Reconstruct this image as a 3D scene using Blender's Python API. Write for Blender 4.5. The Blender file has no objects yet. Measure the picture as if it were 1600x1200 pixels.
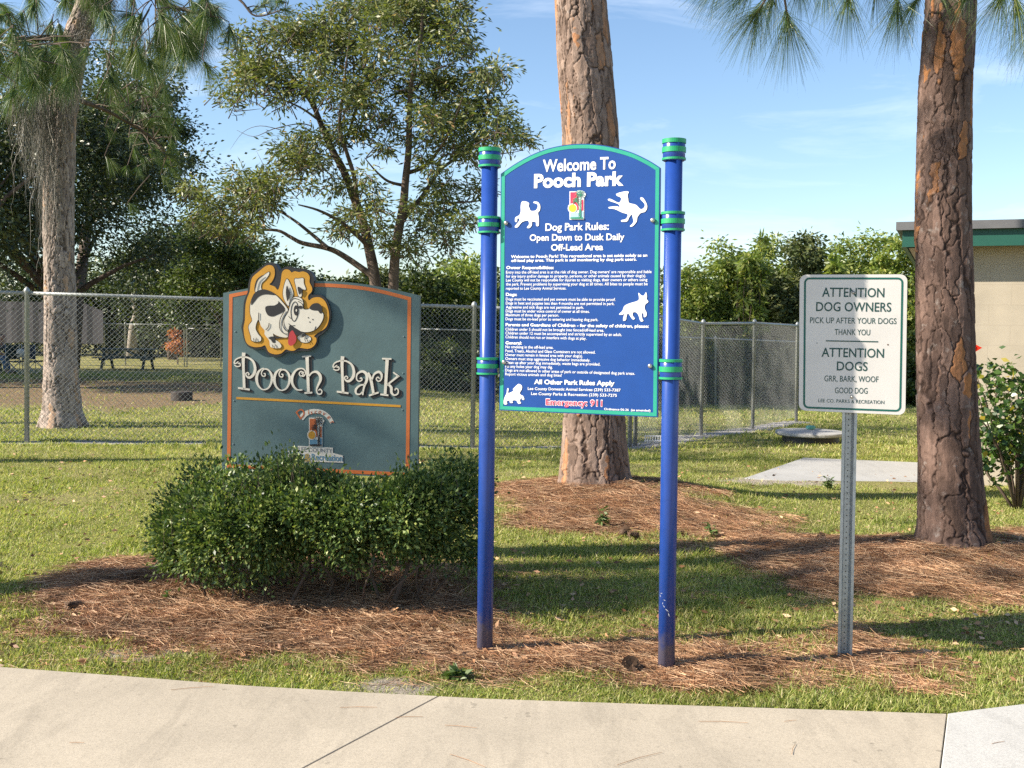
import bpy, math, random
import numpy as np
from mathutils import Vector, Matrix
from mathutils.geometry import tessellate_polygon
R = math.radians
rng = np.random.default_rng(7)
random.seed(7)
S = bpy.context.scene
COL = S.collection

# ------------------------------------------------------------------ camera, sky, sun, exposure
CAMZ, F = 1.48, 1700.0
cd = bpy.data.cameras.new("camera")
cam = bpy.data.objects.new("camera", cd); COL.objects.link(cam)
cd.sensor_width = 36; cd.lens = 36 * F / 1600; cd.clip_start = .05; cd.clip_end = 2000
CM = Matrix.Rotation(R(90 - 3.2), 3, 'X') @ Matrix.Rotation(R(.65), 3, 'Z')
cam.matrix_world = Matrix.Translation((0, 0, CAMZ)) @ CM.to_4x4()
S.camera = cam
SUN_EL, SUN_AZ = R(32.5), R(180 + 12.8)          # direction to the sun, counted from +X
SD = Vector((math.cos(SUN_EL) * math.cos(SUN_AZ), math.cos(SUN_EL) * math.sin(SUN_AZ), math.sin(SUN_EL)))
w = bpy.data.worlds.new("World"); S.world = w; w.use_nodes = True
nt = w.node_tree; bg = nt.nodes['Background']
sky = nt.nodes.new('ShaderNodeTexSky'); sky.sky_type = 'NISHITA'; sky.sun_disc = False
sky.sun_elevation = SUN_EL; sky.sun_rotation = math.atan2(SD.x, SD.y)
sky.air_density = 1.0; sky.dust_density = .35; sky.ozone_density = 3.0
# thin cirrus streaks in the sky itself
tc = nt.nodes.new('ShaderNodeTexCoord'); mp = nt.nodes.new('ShaderNodeMapping')
mp.inputs['Scale'].default_value = (1.6, 1.6, 9); mp.inputs['Rotation'].default_value = (0, R(-14), 0)
n1 = nt.nodes.new('ShaderNodeTexNoise'); n1.inputs['Scale'].default_value = 2.1; n1.inputs['Detail'].default_value = 9; n1.inputs['Roughness'].default_value = .62
n1.inputs['Distortion'].default_value = .5
rp = nt.nodes.new('ShaderNodeValToRGB'); rp.color_ramp.elements[0].position = .53; rp.color_ramp.elements[1].position = .86
rp.color_ramp.elements[0].color = (0, 0, 0, 1); rp.color_ramp.elements[1].color = (.45, .45, .45, 1)
mx = nt.nodes.new('ShaderNodeMix'); mx.data_type = 'RGBA'
mx.inputs[7].default_value = (7.6, 8.0, 8.6, 1)
nt.links.new(tc.outputs['Generated'], mp.inputs[0]); nt.links.new(mp.outputs[0], n1.inputs[0])
nt.links.new(n1.outputs[0], rp.inputs[0]); nt.links.new(rp.outputs[0], mx.inputs[0])
nt.links.new(sky.outputs[0], mx.inputs[6]); nt.links.new(mx.outputs[2], bg.inputs[0])
bg.inputs[1].default_value = .092
sl = bpy.data.lights.new("sun", 'SUN'); sl.energy = 5.0; sl.angle = R(.5); sl.color = (1, .91, .77)
so = bpy.data.objects.new("sun", sl); COL.objects.link(so); so.rotation_euler = SD.to_track_quat('Z', 'Y').to_euler()
S.view_settings.view_transform = 'Standard'; S.view_settings.look = 'None'; S.view_settings.gamma = 1
S.view_settings.exposure = 1.15
S.render.engine = 'CYCLES'
S.cycles.use_denoising = False; S.cycles.sample_clamp_indirect = 3; S.cycles.max_bounces = 6; S.cycles.transparent_max_bounces = 8

# ------------------------------------------------------------------ placing by photo measurement
CMn = np.array(CM)
def ray(x, y):
    d = CM @ Vector(((x - 800) / F, (600 - y) / F, -1)); return d
def P(x, y, d):
    r = ray(x, y); return Vector((0, 0, CAMZ)) + r * (d / r.y)
def sstep(a, b, x):
    t = np.clip((x - a) / (b - a), 0, 1); return t * t * (3 - 2 * t)
_h = np.random.default_rng(99).random((256, 256))
def vn(x, y, f, s=0):
    x = np.asarray(x, float) * f + s * 17.3 + 1000; y = np.asarray(y, float) * f + s * 5.7 + 1000
    i = np.floor(x).astype(int); j = np.floor(y).astype(int); u = x - i; v = y - j
    u = u * u * (3 - 2 * u); v = v * v * (3 - 2 * v)
    g = lambda a, b: _h[a % 256, b % 256]
    return (g(i, j) * (1 - u) + g(i + 1, j) * u) * (1 - v) + (g(i, j + 1) * (1 - u) + g(i + 1, j + 1) * u) * v
MID = (.70, 9.2); RT = (2.80, 6.9); BUSH = (-1.05, 6.15)
def zf0(x, y):
    x = np.asarray(x, float); y = np.asarray(y, float)
    z = -(.012 + .018 * sstep(-6, 3, x)) * (np.clip(y, 8, 48) - 8)
    g = lambda cx, cy, a, sx, sy: a * np.exp(-((x - cx) / sx) ** 2 - ((y - cy) / sy) ** 2)
    z = z + g(MID[0] + .2, MID[1], .19, 1.15, .95) + g(RT[0] + .1, RT[1], .12, .9, .7) + g(BUSH[0] - .1, BUSH[1], .06, 1.2, .55)
    z = z - .022 * sstep(5.7, 5.0, y) + .02 * (vn(x, y, 1.3) - .5) * sstep(4.6, 6, y)
    return z
def ground_hit(px, py, fn=zf0):
    r = ray(px, py); o = Vector((0, 0, CAMZ)); a, b = .5, 300.
    for _ in range(60):
        m = (a + b) / 2; p = o + r * m
        if p.z > float(fn(p.x, p.y)): a = m
        else: b = m
    return o + r * a
def flat_hit(px, py, z=0):
    r = ray(px, py); return Vector((0, 0, CAMZ)) + r * ((z - CAMZ) / r.z)
# back edge of the pavement, and the joints in it
EDGE = [flat_hit(*p) for p in [(0, 1046), (190, 1060), (380, 1075), (570, 1086), (760, 1096), (1000, 1104), (1280, 1113), (1480, 1120), (1540, 1112), (1600, 1105)]]
ex = np.array([-60, -9] + [p.x for p in EDGE] + [4.5, 60]); ey = np.array([5.2, 5.0] + [p.y for p in EDGE] + [4.9, 5.0])
def edge_y(x): return np.interp(x, ex, ey)
def zf(x, y):
    z = zf0(x, y); k = sstep(.0, .05, edge_y(x) - .05 - np.asarray(y))
    return z * (1 - k) + (-.07) * k

def poly_sd(poly, x, y):
    """signed distance to a polygon, positive inside"""
    x = np.asarray(x, float); y = np.asarray(y, float); d = np.full(x.shape, 1e9); ins = np.zeros(x.shape, bool)
    n = len(poly)
    for i in range(n):
        ax, ay = poly[i]; bx, by = poly[(i + 1) % n]
        dx, dy = bx - ax, by - ay
        t = np.clip(((x - ax) * dx + (y - ay) * dy) / (dx * dx + dy * dy + 1e-12), 0, 1)
        d = np.minimum(d, np.hypot(x - ax - t * dx, y - ay - t * dy))
        c = ((ay > y) != (by > y)); xx = ax + (y - ay) * dx / (dy if abs(dy) > 1e-9 else 1e-9)
        ins ^= c & (x < xx)
    return np.where(ins, d, -d)
def gpoly(pts): return [tuple(ground_hit(*p).xy) for p in pts]
STRAW = [gpoly([(75, 945), (150, 895), (240, 872), (330, 862), (520, 830), (640, 870), (740, 930), (800, 985), (880, 1003), (1040, 1010), (1110, 1014), (1230, 1003),
                (1320, 998), (1450, 1025), (1450, 1055), (1300, 1068), (1180, 1080), (1060, 1076), (900, 1050), (780, 1050), (560, 1036), (380, 1018), (210, 996), (95, 980)]),
         gpoly([(768, 765), (850, 753), (1000, 757), (1060, 775), (1150, 795), (1270, 835), (1440, 845), (1545, 842), (1610, 825), (1800, 820), (1800, 950), (1600, 948),
                (1480, 945), (1370, 925), (1270, 915), (1220, 900), (1120, 875), (1040, 845), (950, 845), (850, 826), (775, 822)]) ,
         [(MID[0] - 1.0, MID[1] - .3), (MID[0] + .9, MID[1] - .3), (MID[0] + .8, MID[1] + .7), (MID[0] - .7, MID[1] + .7)]]
def straw_mask(x, y):
    d = np.maximum.reduce([poly_sd(p, x, y) for p in STRAW])
    d = d + .46 * (vn(x, y, 2.3) - .5) + .34 * (vn(x, y, 8, 2) - .5)
    return sstep(-.24, .20, d)
SAND = [ground_hit(752, 1030), ground_hit(1390, 1042), ground_hit(600, 1075), ground_hit(1215, 752), ground_hit(230, 1020)]
SANDR = [.17, .16, .1, .35, .12]
def sand_mask(x, y):
    m = np.zeros(np.shape(x))
    for p, r in zip(SAND, SANDR):
        m = np.maximum(m, sstep(.35, -.3, np.hypot((x - p.x) / 1.6, y - p.y) / r - 1 + 1.1 * (vn(x, y, 9, 5) - .5)))
    return m
# fence posts from the photo: (px x bottom, bottom y, px x top, top y); the height is 1.83 m
H = 1.83
def fpost(xb, yb, xt, yt):
    d = F * H / (yb - yt); return P(xb, yb, d), P(xt, yt, d)
FP = [fpost(42, 690, 42, 458), fpost(738, 700, 741, 480), fpost(984, 698, 987, 489), fpost(1095, 685, 1099, 506), fpost(1176, 668, 1179, 505), fpost(1244, 655, 1246, 509)]
PL0 = FP[0][0] * 2 - (FP[0][0] + FP[1][0]) / 2   # next post to the left, outside the picture
FENCE_PATH = [tuple(PL0.xy), tuple(FP[0][0].xy), tuple(FP[1][0].xy), tuple(FP[2][0].xy)] + [tuple(p[0].xy) for p in FP[3:]]
def gravel_mask(x, y):
    d = np.full(np.shape(x), 1e9)
    for (ax, ay), (bx, by) in zip(FENCE_PATH[:-1], FENCE_PATH[1:]):
        dx, dy = bx - ax, by - ay
        t = np.clip(((x - ax) * dx + (y - ay) * dy) / (dx * dx + dy * dy), 0, 1)
        d = np.minimum(d, np.hypot(x - ax - t * dx, y - ay - t * dy) - .10 * (x > 1.5))
    return sstep(.26, .08, d + .22 * (vn(x, y, 4, 3) - .5))
def dirt_mask(x, y):
    cx, cy = -10.5, 25.5
    d = 1 - np.hypot((x - cx) / 8.5, (y - cy) / 6.5)
    return sstep(-.1, .25, d + .5 * (vn(x, y, .6, 4) - .5))

# ------------------------------------------------------------------ mesh helpers
OFF = {}
def link(o): COL.objects.link(o); return o
def tag(o, label=None, cat=None, group=None, kind=None):
    if label: o['label'] = label
    if cat: o['category'] = cat
    if group: o['group'] = group
    if kind: o['kind'] = kind
    return o
def thing(name, loc, label, cat, group=None):
    o = link(bpy.data.objects.new(name, None)); o.location = loc; o.empty_display_size = .1
    OFF[o.name] = Vector(loc); return tag(o, label, cat, group)
def obj(name, verts, faces, mat, parent=None, smooth=False, mats=None, midx=None, loc=None):
    v = np.asarray([tuple(p) for p in verts] if not isinstance(verts, np.ndarray) else verts, float).reshape(-1, 3)
    off = OFF[parent.name] if parent else Vector(loc or (0, 0, 0))
    v = v - np.array(off)
    me = bpy.data.meshes.new(name)
    if isinstance(faces, np.ndarray):
        n, k = faces.shape
        me.vertices.add(len(v)); me.vertices.foreach_set('co', v.ravel())
        me.loops.add(n * k); me.loops.foreach_set('vertex_index', faces.ravel().astype(np.int32))
        me.polygons.add(n); me.polygons.foreach_set('loop_start', np.arange(0, n * k, k, dtype=np.int32))
        try: me.polygons.foreach_set('loop_total', np.full(n, k, dtype=np.int32))
        except Exception: pass
        me.update(calc_edges=True); me.validate()
    else:
        me.from_pydata([tuple(p) for p in v], [], [tuple(f) for f in faces]); me.update()
    for m in (mats or [mat]): me.materials.append(m)
    if midx is not None: me.polygons.foreach_set('material_index', np.asarray(midx, np.int32))
    if smooth: me.polygons.foreach_set('use_smooth', np.ones(len(me.polygons), bool))
    o = link(bpy.data.objects.new(name, me)); OFF[o.name] = off
    if parent: o.parent = parent
    else: o.location = off
    return o
class MB:
    def __init__(s): s.v = []; s.f = []
    def add(s, v, f):
        b = len(s.v); s.v += [tuple(p) for p in v]; s.f += [tuple(i + b for i in q) for q in f]; return s
    def box(s, c, size, M=None):
        c = Vector(c); h = Vector(size) / 2
        vs = []
        for sx in (-1, 1):
            for sy in (-1, 1):
                for sz in (-1, 1):
                    q = Vector((sx * h.x, sy * h.y, sz * h.z)); vs.append(c + (M @ q if M else q))
        return s.add(vs, [(0, 1, 3, 2), (4, 6, 7, 5), (0, 4, 5, 1), (2, 3, 7, 6), (0, 2, 6, 4), (1, 5, 7, 3)])
    def bar(s, a, b, wd, ht, up=(0, 0, 1)):
        a = Vector(a); b = Vector(b); d = (b - a).normalized(); up = Vector(up)
        x = d.cross(up)
        if x.length < 1e-4: x = d.cross(Vector((1, 0, 0)))
        x.normalize(); u = x.cross(d)
        vs = [p + x * (sx * wd / 2) + u * (su * ht / 2) for p in (a, b) for sx, su in ((-1, -1), (1, -1), (1, 1), (-1, 1))]
        return s.add(vs, [(3, 2, 1, 0), (4, 5, 6, 7), (0, 1, 5, 4), (1, 2, 6, 5), (2, 3, 7, 6), (3, 0, 4, 7)])
    def tube(s, pts, rad, n=10, cap=True):
        v, f = tube(pts, rad, n, cap); return s.add(v, f)
    def build(s, name, mat, parent=None, smooth=False, loc=None): return obj(name, s.v, s.f, mat, parent, smooth, loc=loc)
def tube(pts, rad, n=8, cap=True):
    pts = [Vector(p) for p in pts]; rad = rad if hasattr(rad, '__len__') else [rad] * len(pts)
    vs = []; fs = []; ref = None
    for i, p in enumerate(pts):
        t = (pts[min(i + 1, len(pts) - 1)] - pts[max(i - 1, 0)])
        t = t.normalized() if t.length > 1e-9 else Vector((0, 0, 1))
        if ref is None: ref = t.orthogonal().normalized()
        x = (ref - t * ref.dot(t)); x = x.normalized() if x.length > 1e-6 else t.orthogonal().normalized()
        ref = x; y = t.cross(x)
        for k in range(n):
            a = 2 * math.pi * k / n; vs.append(p + (x * math.cos(a) + y * math.sin(a)) * rad[i])
    for i in range(len(pts) - 1):
        for k in range(n): fs.append((i * n + k, i * n + (k + 1) % n, (i + 1) * n + (k + 1) % n, (i + 1) * n + k))
    if cap: fs += [tuple(range(n - 1, -1, -1)), tuple((len(pts) - 1) * n + k for k in range(n))]
    return vs, fs
def lathe(base, axis, prof, n=28):
    """prof: (distance along axis, radius)"""
    axis = Vector(axis).normalized(); x = axis.orthogonal().normalized(); y = axis.cross(x); vs = []; fs = []
    for (h, r) in prof:
        for k in range(n):
            a = 2 * math.pi * k / n; vs.append(Vector(base) + axis * h + (x * math.cos(a) + y * math.sin(a)) * r)
    for i in range(len(prof) - 1):
        for k in range(n): fs.append((i * n + k, i * n + (k + 1) % n, (i + 1) * n + (k + 1) % n, (i + 1) * n + k))
    fs += [tuple(range(n - 1, -1, -1)), tuple((len(prof) - 1) * n + k for k in range(n))]
    return vs, fs
def catmull(pts, k=6, closed=False):
    pts = [np.array(p, float) for p in pts]; n = len(pts); out = []
    g = lambda i: pts[i % n] if closed else pts[min(max(i, 0), n - 1)]
    for i in range(n if closed else n - 1):
        a, b, c, d = g(i - 1), g(i), g(i + 1), g(i + 2)
        for t in np.linspace(0, 1, k, endpoint=False):
            out.append(.5 * ((2 * b) + (c - a) * t + (2 * a - 5 * b + 4 * c - d) * t * t + (3 * b - a - 3 * c + d) * t ** 3))
    if not closed: out.append(pts[-1])
    return out
def setattr_f(o, name, vals):
    a = o.data.attributes.new(name, 'FLOAT', 'POINT'); a.data.foreach_set('value', np.asarray(vals, np.float32))
def copy_tree(o, loc=None, rz=None, sc=None, label=None):
    c = link(o.copy())
    if loc is not None: c.location = loc
    if rz is not None: c.rotation_euler.z = rz
    if sc is not None: c.scale = sc
    if label: c['label'] = label
    for ch in [q for q in COL.objects if q.parent == o]:
        d = link(ch.copy()); d.parent = c
        for g in [q for q in COL.objects if q.parent == ch]:
            e = link(g.copy()); e.parent = d
    return c

# ------------------------------------------------------------------ materials
class NT:
    def __init__(s, name):
        s.m = bpy.data.materials.new(name); s.m.use_nodes = True; s.t = s.m.node_tree; s.b = s.t.nodes['Principled BSDF']
        s.out = s.t.nodes['Material Output']
    def n(s, t, **kw):
        q = s.t.nodes.new(t)
        for k, v in kw.items(): setattr(q, k, v)
        return q
    def l(s, a, b): s.t.links.new(a, b)
    def noise(s, scale, detail=4, rough=.6, vec=None, dist=0):
        q = s.n('ShaderNodeTexNoise'); q.inputs['Scale'].default_value = scale; q.inputs['Detail'].default_value = detail
        q.inputs['Roughness'].default_value = rough; q.inputs['Distortion'].default_value = dist
        s.l(vec if vec is not None else s.obj(), q.inputs['Vector']); return q.outputs[0]
    def obj(s):
        if not hasattr(s, '_o'): s._o = s.n('ShaderNodeTexCoord').outputs['Object']
        return s._o
    def scaled(s, sc):
        q = s.n('ShaderNodeMapping'); q.inputs['Scale'].default_value = sc; s.l(s.obj(), q.inputs[0]); return q.outputs[0]
    def ramp(s, fac, stops):
        q = s.n('ShaderNodeValToRGB'); e = q.color_ramp.elements
        while len(e) < len(stops): e.new(.5)
        for i, (p, c) in enumerate(stops):
            e[i].position = p; e[i].color = (*c, 1) if hasattr(c, '__len__') else (c, c, c, 1)
        s.l(fac, q.inputs[0]); return q.outputs[0]
    def mix(s, fac, a, b, mode='MIX'):
        q = s.n('ShaderNodeMix', data_type='RGBA', blend_type=mode)
        for i, x in ((0, fac), (6, a), (7, b)):
            if hasattr(x, 'is_output'): s.l(x, q.inputs[i])
            elif i == 0: q.inputs[0].default_value = x
            else: q.inputs[i].default_value = (*x, 1)
        return q.outputs[2]
    def attr(s, name): return s.n('ShaderNodeAttribute', attribute_name=name).outputs['Fac']
    def island(s): return s.n('ShaderNodeNewGeometry').outputs['Random Per Island']
    def bump(s, h, strength=.3, dist=.02):
        q = s.n('ShaderNodeBump'); q.inputs['Strength'].default_value = strength; q.inputs['Distance'].default_value = dist
        s.l(h, q.inputs['Height']); s.l(q.outputs[0], s.b.inputs['Normal'])
    def color(s, c): s.l(c, s.b.inputs['Base Color'])
    def set(s, rough=.6, metal=0, spec=.5, col=None):
        s.b.inputs['Roughness'].default_value = rough; s.b.inputs['Metallic'].default_value = metal; s.b.inputs['Specular IOR Level'].default_value = spec
        if col: s.b.inputs['Base Color'].default_value = (*col, 1)
        return s
    def translucent(s, colsock, fac):
        tr = s.n('ShaderNodeBsdfTranslucent'); s.l(colsock, tr.inputs[0]); mxs = s.n('ShaderNodeMixShader'); mxs.inputs[0].default_value = fac
        s.l(s.b.outputs[0], mxs.inputs[1]); s.l(tr.outputs[0], mxs.inputs[2]); s.l(mxs.outputs[0], s.out.inputs[0])
def paint(name, c, rough=.45, var=.12, sc=14, bump=.06, metal=0, spec=.5):
    t = NT(name).set(rough, metal, spec)
    f = t.noise(sc, 6, .65); k = t.ramp(f, [(.3, 1 - var), (.7, 1 + var * .5)])
    t.color(t.mix(1.0, c, k, 'MULTIPLY')); t.bump(t.noise(sc * 9, 3), bump, .002); return t.m
def leafmat(name, stops, rough=.45, tr=.3, spec=.4, nsc=.9, nlo=.75):
    t = NT(name).set(rough, 0, spec)
    c = t.ramp(t.island(), stops); n = t.ramp(t.noise(nsc, 4), [(.3, nlo), (.7, 1.22)])
    c = t.mix(1.0, c, n, 'MULTIPLY'); t.color(c)
    if tr: t.translucent(t.mix(1.0, c, (1.5, 1.6, .7), 'MULTIPLY'), tr)
    return t.m
def bark_mat(name, stops, crev, patch=None):
    t = NT(name).set(.85, 0, .25)
    c = t.ramp(t.attr('cell'), stops)
    n = t.ramp(t.noise(1, 8, .7, t.scaled((34, 34, 12))), [(.25, .45), (.5, .95), (.78, 1.5)])
    c = t.mix(1.0, c, n, 'MULTIPLY')
    lich = t.ramp(t.noise(11, 6, .7), [(.58, 0), (.7, .55)])
    c = t.mix(lich, c, (.34, .30, .27))
    c = t.mix(t.attr('crev'), c, crev); t.color(c)
    t.bump(t.noise(1, 8, .75, t.scaled((70, 70, 22))), .6, .010); return t.m

M = {}
M['blue'] = paint('blue_paint', (.016, .056, .265), .28, .10, 30, .03, spec=.5)
_t = M['blue'].node_tree; _b = _t.nodes['Principled BSDF']; _sx = _t.nodes.new('ShaderNodeSeparateXYZ'); _tc = _t.nodes.new('ShaderNodeTexCoord'); _t.links.new(_tc.outputs['Object'], _sx.inputs[0])
_nz = _t.nodes.new('ShaderNodeTexNoise'); _nz.inputs['Scale'].default_value = 22; _nz.inputs['Detail'].default_value = 6; _t.links.new(_tc.outputs['Object'], _nz.inputs[0])
_ad = _t.nodes.new('ShaderNodeMath'); _ad.operation = 'MULTIPLY_ADD'; _ad.inputs[1].default_value = -.22; _t.links.new(_nz.outputs[0], _ad.inputs[0]); _t.links.new(_sx.outputs['Z'], _ad.inputs[2])
_rp = _t.nodes.new('ShaderNodeValToRGB'); _rp.color_ramp.elements[0].position = 0; _rp.color_ramp.elements[0].color = (.65, .65, .65, 1); _rp.color_ramp.elements[1].position = .07; _rp.color_ramp.elements[1].color = (0, 0, 0, 1); _t.links.new(_ad.outputs[0], _rp.inputs[0])
_mx = _t.nodes.new('ShaderNodeMix'); _mx.data_type = 'RGBA'; _old = _b.inputs['Base Color'].links[0].from_socket; _t.links.new(_rp.outputs[0], _mx.inputs[0]); _t.links.new(_old, _mx.inputs[6]); _mx.inputs[7].default_value = (.17, .14, .115, 1); _t.links.new(_mx.outputs[2], _b.inputs['Base Color'])
M['panel_blue'] = paint('panel_blue', (.010, .062, .265), .45, .08, 9, .02, spec=.35)
M['green_band'] = paint('green_band', (.015, .30, .12), .4, .15, 20)
M['teal_edge'] = paint('teal_edge', (.02, .33, .22), .45, .1, 9)
M['white_print'] = paint('white_print', (.82, .82, .82), .5, .05)
M['red_print'] = paint('red_print', (.85, .03, .09), .5, .05)
M['yellow_print'] = paint('yellow_print', (.85, .58, .03), .5, .05)
M['palm_green'] = paint('palm_green', (.03, .24, .15), .5, .05)
M['water_print'] = paint('water_print', (.35, .62, .72), .5, .05)
M['slate'] = paint('slate_teal', (.072, .125, .128), .62, .18, 7, .25)
M['slate_side'] = paint('slate_side', (.11, .17, .175), .6, .15, 7)
M['orange'] = paint('orange_paint', (.50, .13, .025), .6, .14, 9)
M['gold'] = paint('gold_paint', (.50, .24, .012), .6, .16, 9)
M['black'] = paint('black_paint', (.014, .013, .014), .55, .2, 9)
M['cream'] = paint('cream_paint', (.60, .56, .47), .6, .1, 12)
M['tongue'] = paint('tongue_red', (.40, .03, .035), .55, .1)
M['rust'] = paint('rust_orange', (.42, .10, .02), .6, .1)
M['dull_blue'] = paint('dull_blue', (.10, .22, .30), .6, .1)
M['grey_print'] = paint('grey_print', (.16, .17, .17), .6, .1)
M['olive_gold'] = paint('olive_gold', (.30, .22, .07), .6, .1)
M['sign_white'] = paint('sign_white', (.62, .59, .55), .5, .07, 5, .03)
M['sign_green'] = paint('sign_green', (.006, .10, .075), .5, .1)
M['sign_ink'] = paint('sign_ink', (.014, .065, .055), .55, .2, 60)
M['galv'] = paint('galvanised_steel', (.42, .44, .44), .45, .25, 40, .1, .55)
M['fence_metal'] = paint('fence_metal', (.34, .355, .345), .5, .2, 25, .1, .3)
M['wire'] = paint('fence_wire', (.33, .34, .33), .5, .2, 20, 0, .2)
M['bolt'] = paint('bolt_steel', (.5, .47, .42), .3, .3, 60, .1, .8)
M['dark_wood'] = paint('dark_painted_wood', (.035, .06, .06), .65, .3, 6, .2)
M['grey_screen'] = paint('grey_screen', (.085, .08, .09), .9, .15, 8)
M['black_plastic'] = paint('black_plastic', (.02, .02, .022), .5, .3, 9)
M['cap_green'] = paint('cap_green', (.08, .30, .26), .5, .1)
def concrete(name, c, var, joint=False):
    t = NT(name).set(.9, 0, .25)
    a = t.ramp(t.noise(1.1, 9, .62), [(.28, 1 - var), (.72, 1 + var * .35)])
    b = t.ramp(t.noise(120, 4, .85), [(.3, .72), (.5, 1.0), (.7, 1.14)])
    s = t.ramp(t.noise(1, 8, .7, t.scaled((5, 1.2, 5)), 1.2), [(.5, 1.0), (.8, 1 - var * 1.3)])
    spot = t.ramp(t.noise(19, 2, .5), [(.70, 1), (.76, .72)])
    col = t.mix(1, c, a, 'MULTIPLY'); col = t.mix(1, col, b, 'MULTIPLY'); col = t.mix(1, col, s, 'MULTIPLY'); col = t.mix(1, col, spot, 'MULTIPLY')
    t.color(col); t.bump(t.noise(140, 4, .8), .35, .003); return t.m
M['concrete'] = concrete('old_concrete', (.435, .375, .288), .22)
M['concrete_new'] = concrete('new_concrete', (.47, .455, .42), .14)
M['concrete_pad'] = concrete('pad_concrete', (.38, .375, .36), .15)
# ground: lawn, needle litter, sand, gravel, bare dirt
t = NT('ground').set(.95, 0, .15)
g1 = t.ramp(t.noise(.7, 6, .6), [(.3, (.19, .19, .055)), (.5, (.28, .26, .09)), (.7, (.37, .31, .15))])
g2 = t.ramp(t.noise(55, 5, .75), [(.3, .45), (.7, 1.4)]); g = t.mix(1, g1, g2, 'MULTIPLY')
s1 = t.ramp(t.noise(1, 6, .75, t.scaled((24, 60, 20)), 2.5), [(.28, (.06, .030, .016)), (.5, (.24, .115, .055)), (.75, (.42, .235, .12))])
c = t.mix(t.attr('straw'), g, s1)
sa = t.ramp(t.noise(70, 5, .7), [(.3, (.26, .22, .17)), (.7, (.50, .44, .36))]); c = t.mix(t.attr('sand'), c, sa)
v = t.n('ShaderNodeTexVoronoi'); v.inputs['Scale'].default_value = 26; t.l(t.obj(), v.inputs['Vector'])
gr = t.ramp(v.outputs['Color'], [(.1, (.12, .11, .10)), (.5, (.34, .32, .30)), (.9, (.6, .58, .55))]); c = t.mix(t.attr('gravel'), c, gr)
di = t.ramp(t.noise(6, 6, .7), [(.3, (.15, .10, .055)), (.7, (.30, .215, .12))]); c = t.mix(t.attr('dirt'), c, di)
t.color(c); t.bump(t.noise(60, 6, .8), .9, .03); M['ground'] = t.m
M['grass'] = leafmat('grass_blades', [(0, (.11, .16, .032)), (.25, (.195, .255, .05)), (.5, (.30, .34, .085)), (.78, (.44, .42, .16)), (1, (.56, .48, .28))], .5, .34, .3)
M['straw'] = leafmat('pine_needle_litter', [(0, (.15, .070, .036)), (.3, (.30, .148, .072)), (.65, (.47, .265, .140)), (1, (.64, .45, .28))], .6, 0, .3, 3.2, .5)
M['shrub'] = leafmat('holly_leaf', [(0, (.034, .064, .022)), (.45, (.075, .125, .036)), (.78, (.15, .205, .058)), (1, (.31, .34, .10))], .42, .2, .32)
M['twig'] = paint('twig_bark', (.10, .07, .05), .85, .3, 20)
M['gum'] = leafmat('tree_leaf_olive', [(0, (.055, .076, .025)), (.4, (.105, .132, .040)), (.75, (.165, .185, .058)), (.95, (.25, .25, .10)), (1, (.34, .20, .08))], .45, .28, .45)
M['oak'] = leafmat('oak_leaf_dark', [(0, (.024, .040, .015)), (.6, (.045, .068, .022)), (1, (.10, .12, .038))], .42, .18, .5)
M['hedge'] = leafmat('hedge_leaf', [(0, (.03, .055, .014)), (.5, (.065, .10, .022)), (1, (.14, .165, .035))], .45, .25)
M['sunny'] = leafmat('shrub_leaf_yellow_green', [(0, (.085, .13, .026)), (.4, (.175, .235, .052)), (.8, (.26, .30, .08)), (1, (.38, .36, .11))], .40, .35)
M['far'] = leafmat('far_leaf', [(0, (.045, .065, .025)), (.6, (.09, .115, .04)), (1, (.16, .17, .06))], .6, .2)
M['rustleaf'] = leafmat('rust_leaf', [(0, (.35, .10, .05)), (1, (.60, .27, .12))], .5, .3)
M['needle'] = leafmat('pine_needle', [(0, (.035, .075, .022)), (.5, (.075, .13, .03)), (.85, (.14, .19, .045)), (1, (.24, .23, .08))], .38, .25, .5)
M['needle_dark'] = leafmat('pine_needle_shade', [(0, (.03, .06, .03)), (.6, (.06, .10, .04)), (1, (.12, .15, .06))], .4, .22, .5)
M['moss'] = leafmat('spanish_moss', [(0, (.09, .083, .07)), (.5, (.17, .16, .135)), (1, (.30, .285, .255))], .9, 0, .1)
M['hib'] = leafmat('hibiscus_leaf', [(0, (.02, .05, .015)), (.5, (.05, .10, .02)), (.9, (.10, .16, .03)), (1, (.4, .30, .04))], .35, .25, .5)
M['petal'] = leafmat('red_petal', [(0, (.65, .015, .01)), (1, (.8, .05, .02))], .5, .3)
M['weed'] = leafmat('weed_leaf', [(0, (.06, .10, .025)), (1, (.13, .18, .05))], .5, .2)
M['cone'] = paint('pine_cone_brown', (.10, .055, .03), .8, .3, 30)
M['bark_mid'] = bark_mat('pine_bark_orange', [(0, (.13, .088, .068)), (.4, (.215, .15, .118)), (.84, (.31, .225, .18)), (.92, (.31, .18, .11)), (1, (.37, .18, .09))], (.045, .026, .018))
M['bark_right'] = bark_mat('pine_bark_red', [(0, (.08, .050, .038)), (.5, (.14, .088, .068)), (.84, (.215, .14, .11)), (.92, (.27, .13, .065)), (1, (.34, .15, .058))], (.03, .017, .013))
M['bark_left'] = bark_mat('pine_bark_grey', [(0, (.20, .155, .13)), (.5, (.33, .265, .225)), (.85, (.42, .34, .29)), (1, (.42, .25, .14))], (.05, .035, .025))
t = NT('limb_bark').set(.9, 0, .2); cc = t.ramp(t.noise(1, 6, .7, t.scaled((9, 9, 3))), [(.3, (.055, .042, .034)), (.7, (.17, .13, .105))]); t.color(cc); t.bump(t.noise(30, 5), .5, .02); M['limb'] = t.m
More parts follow.
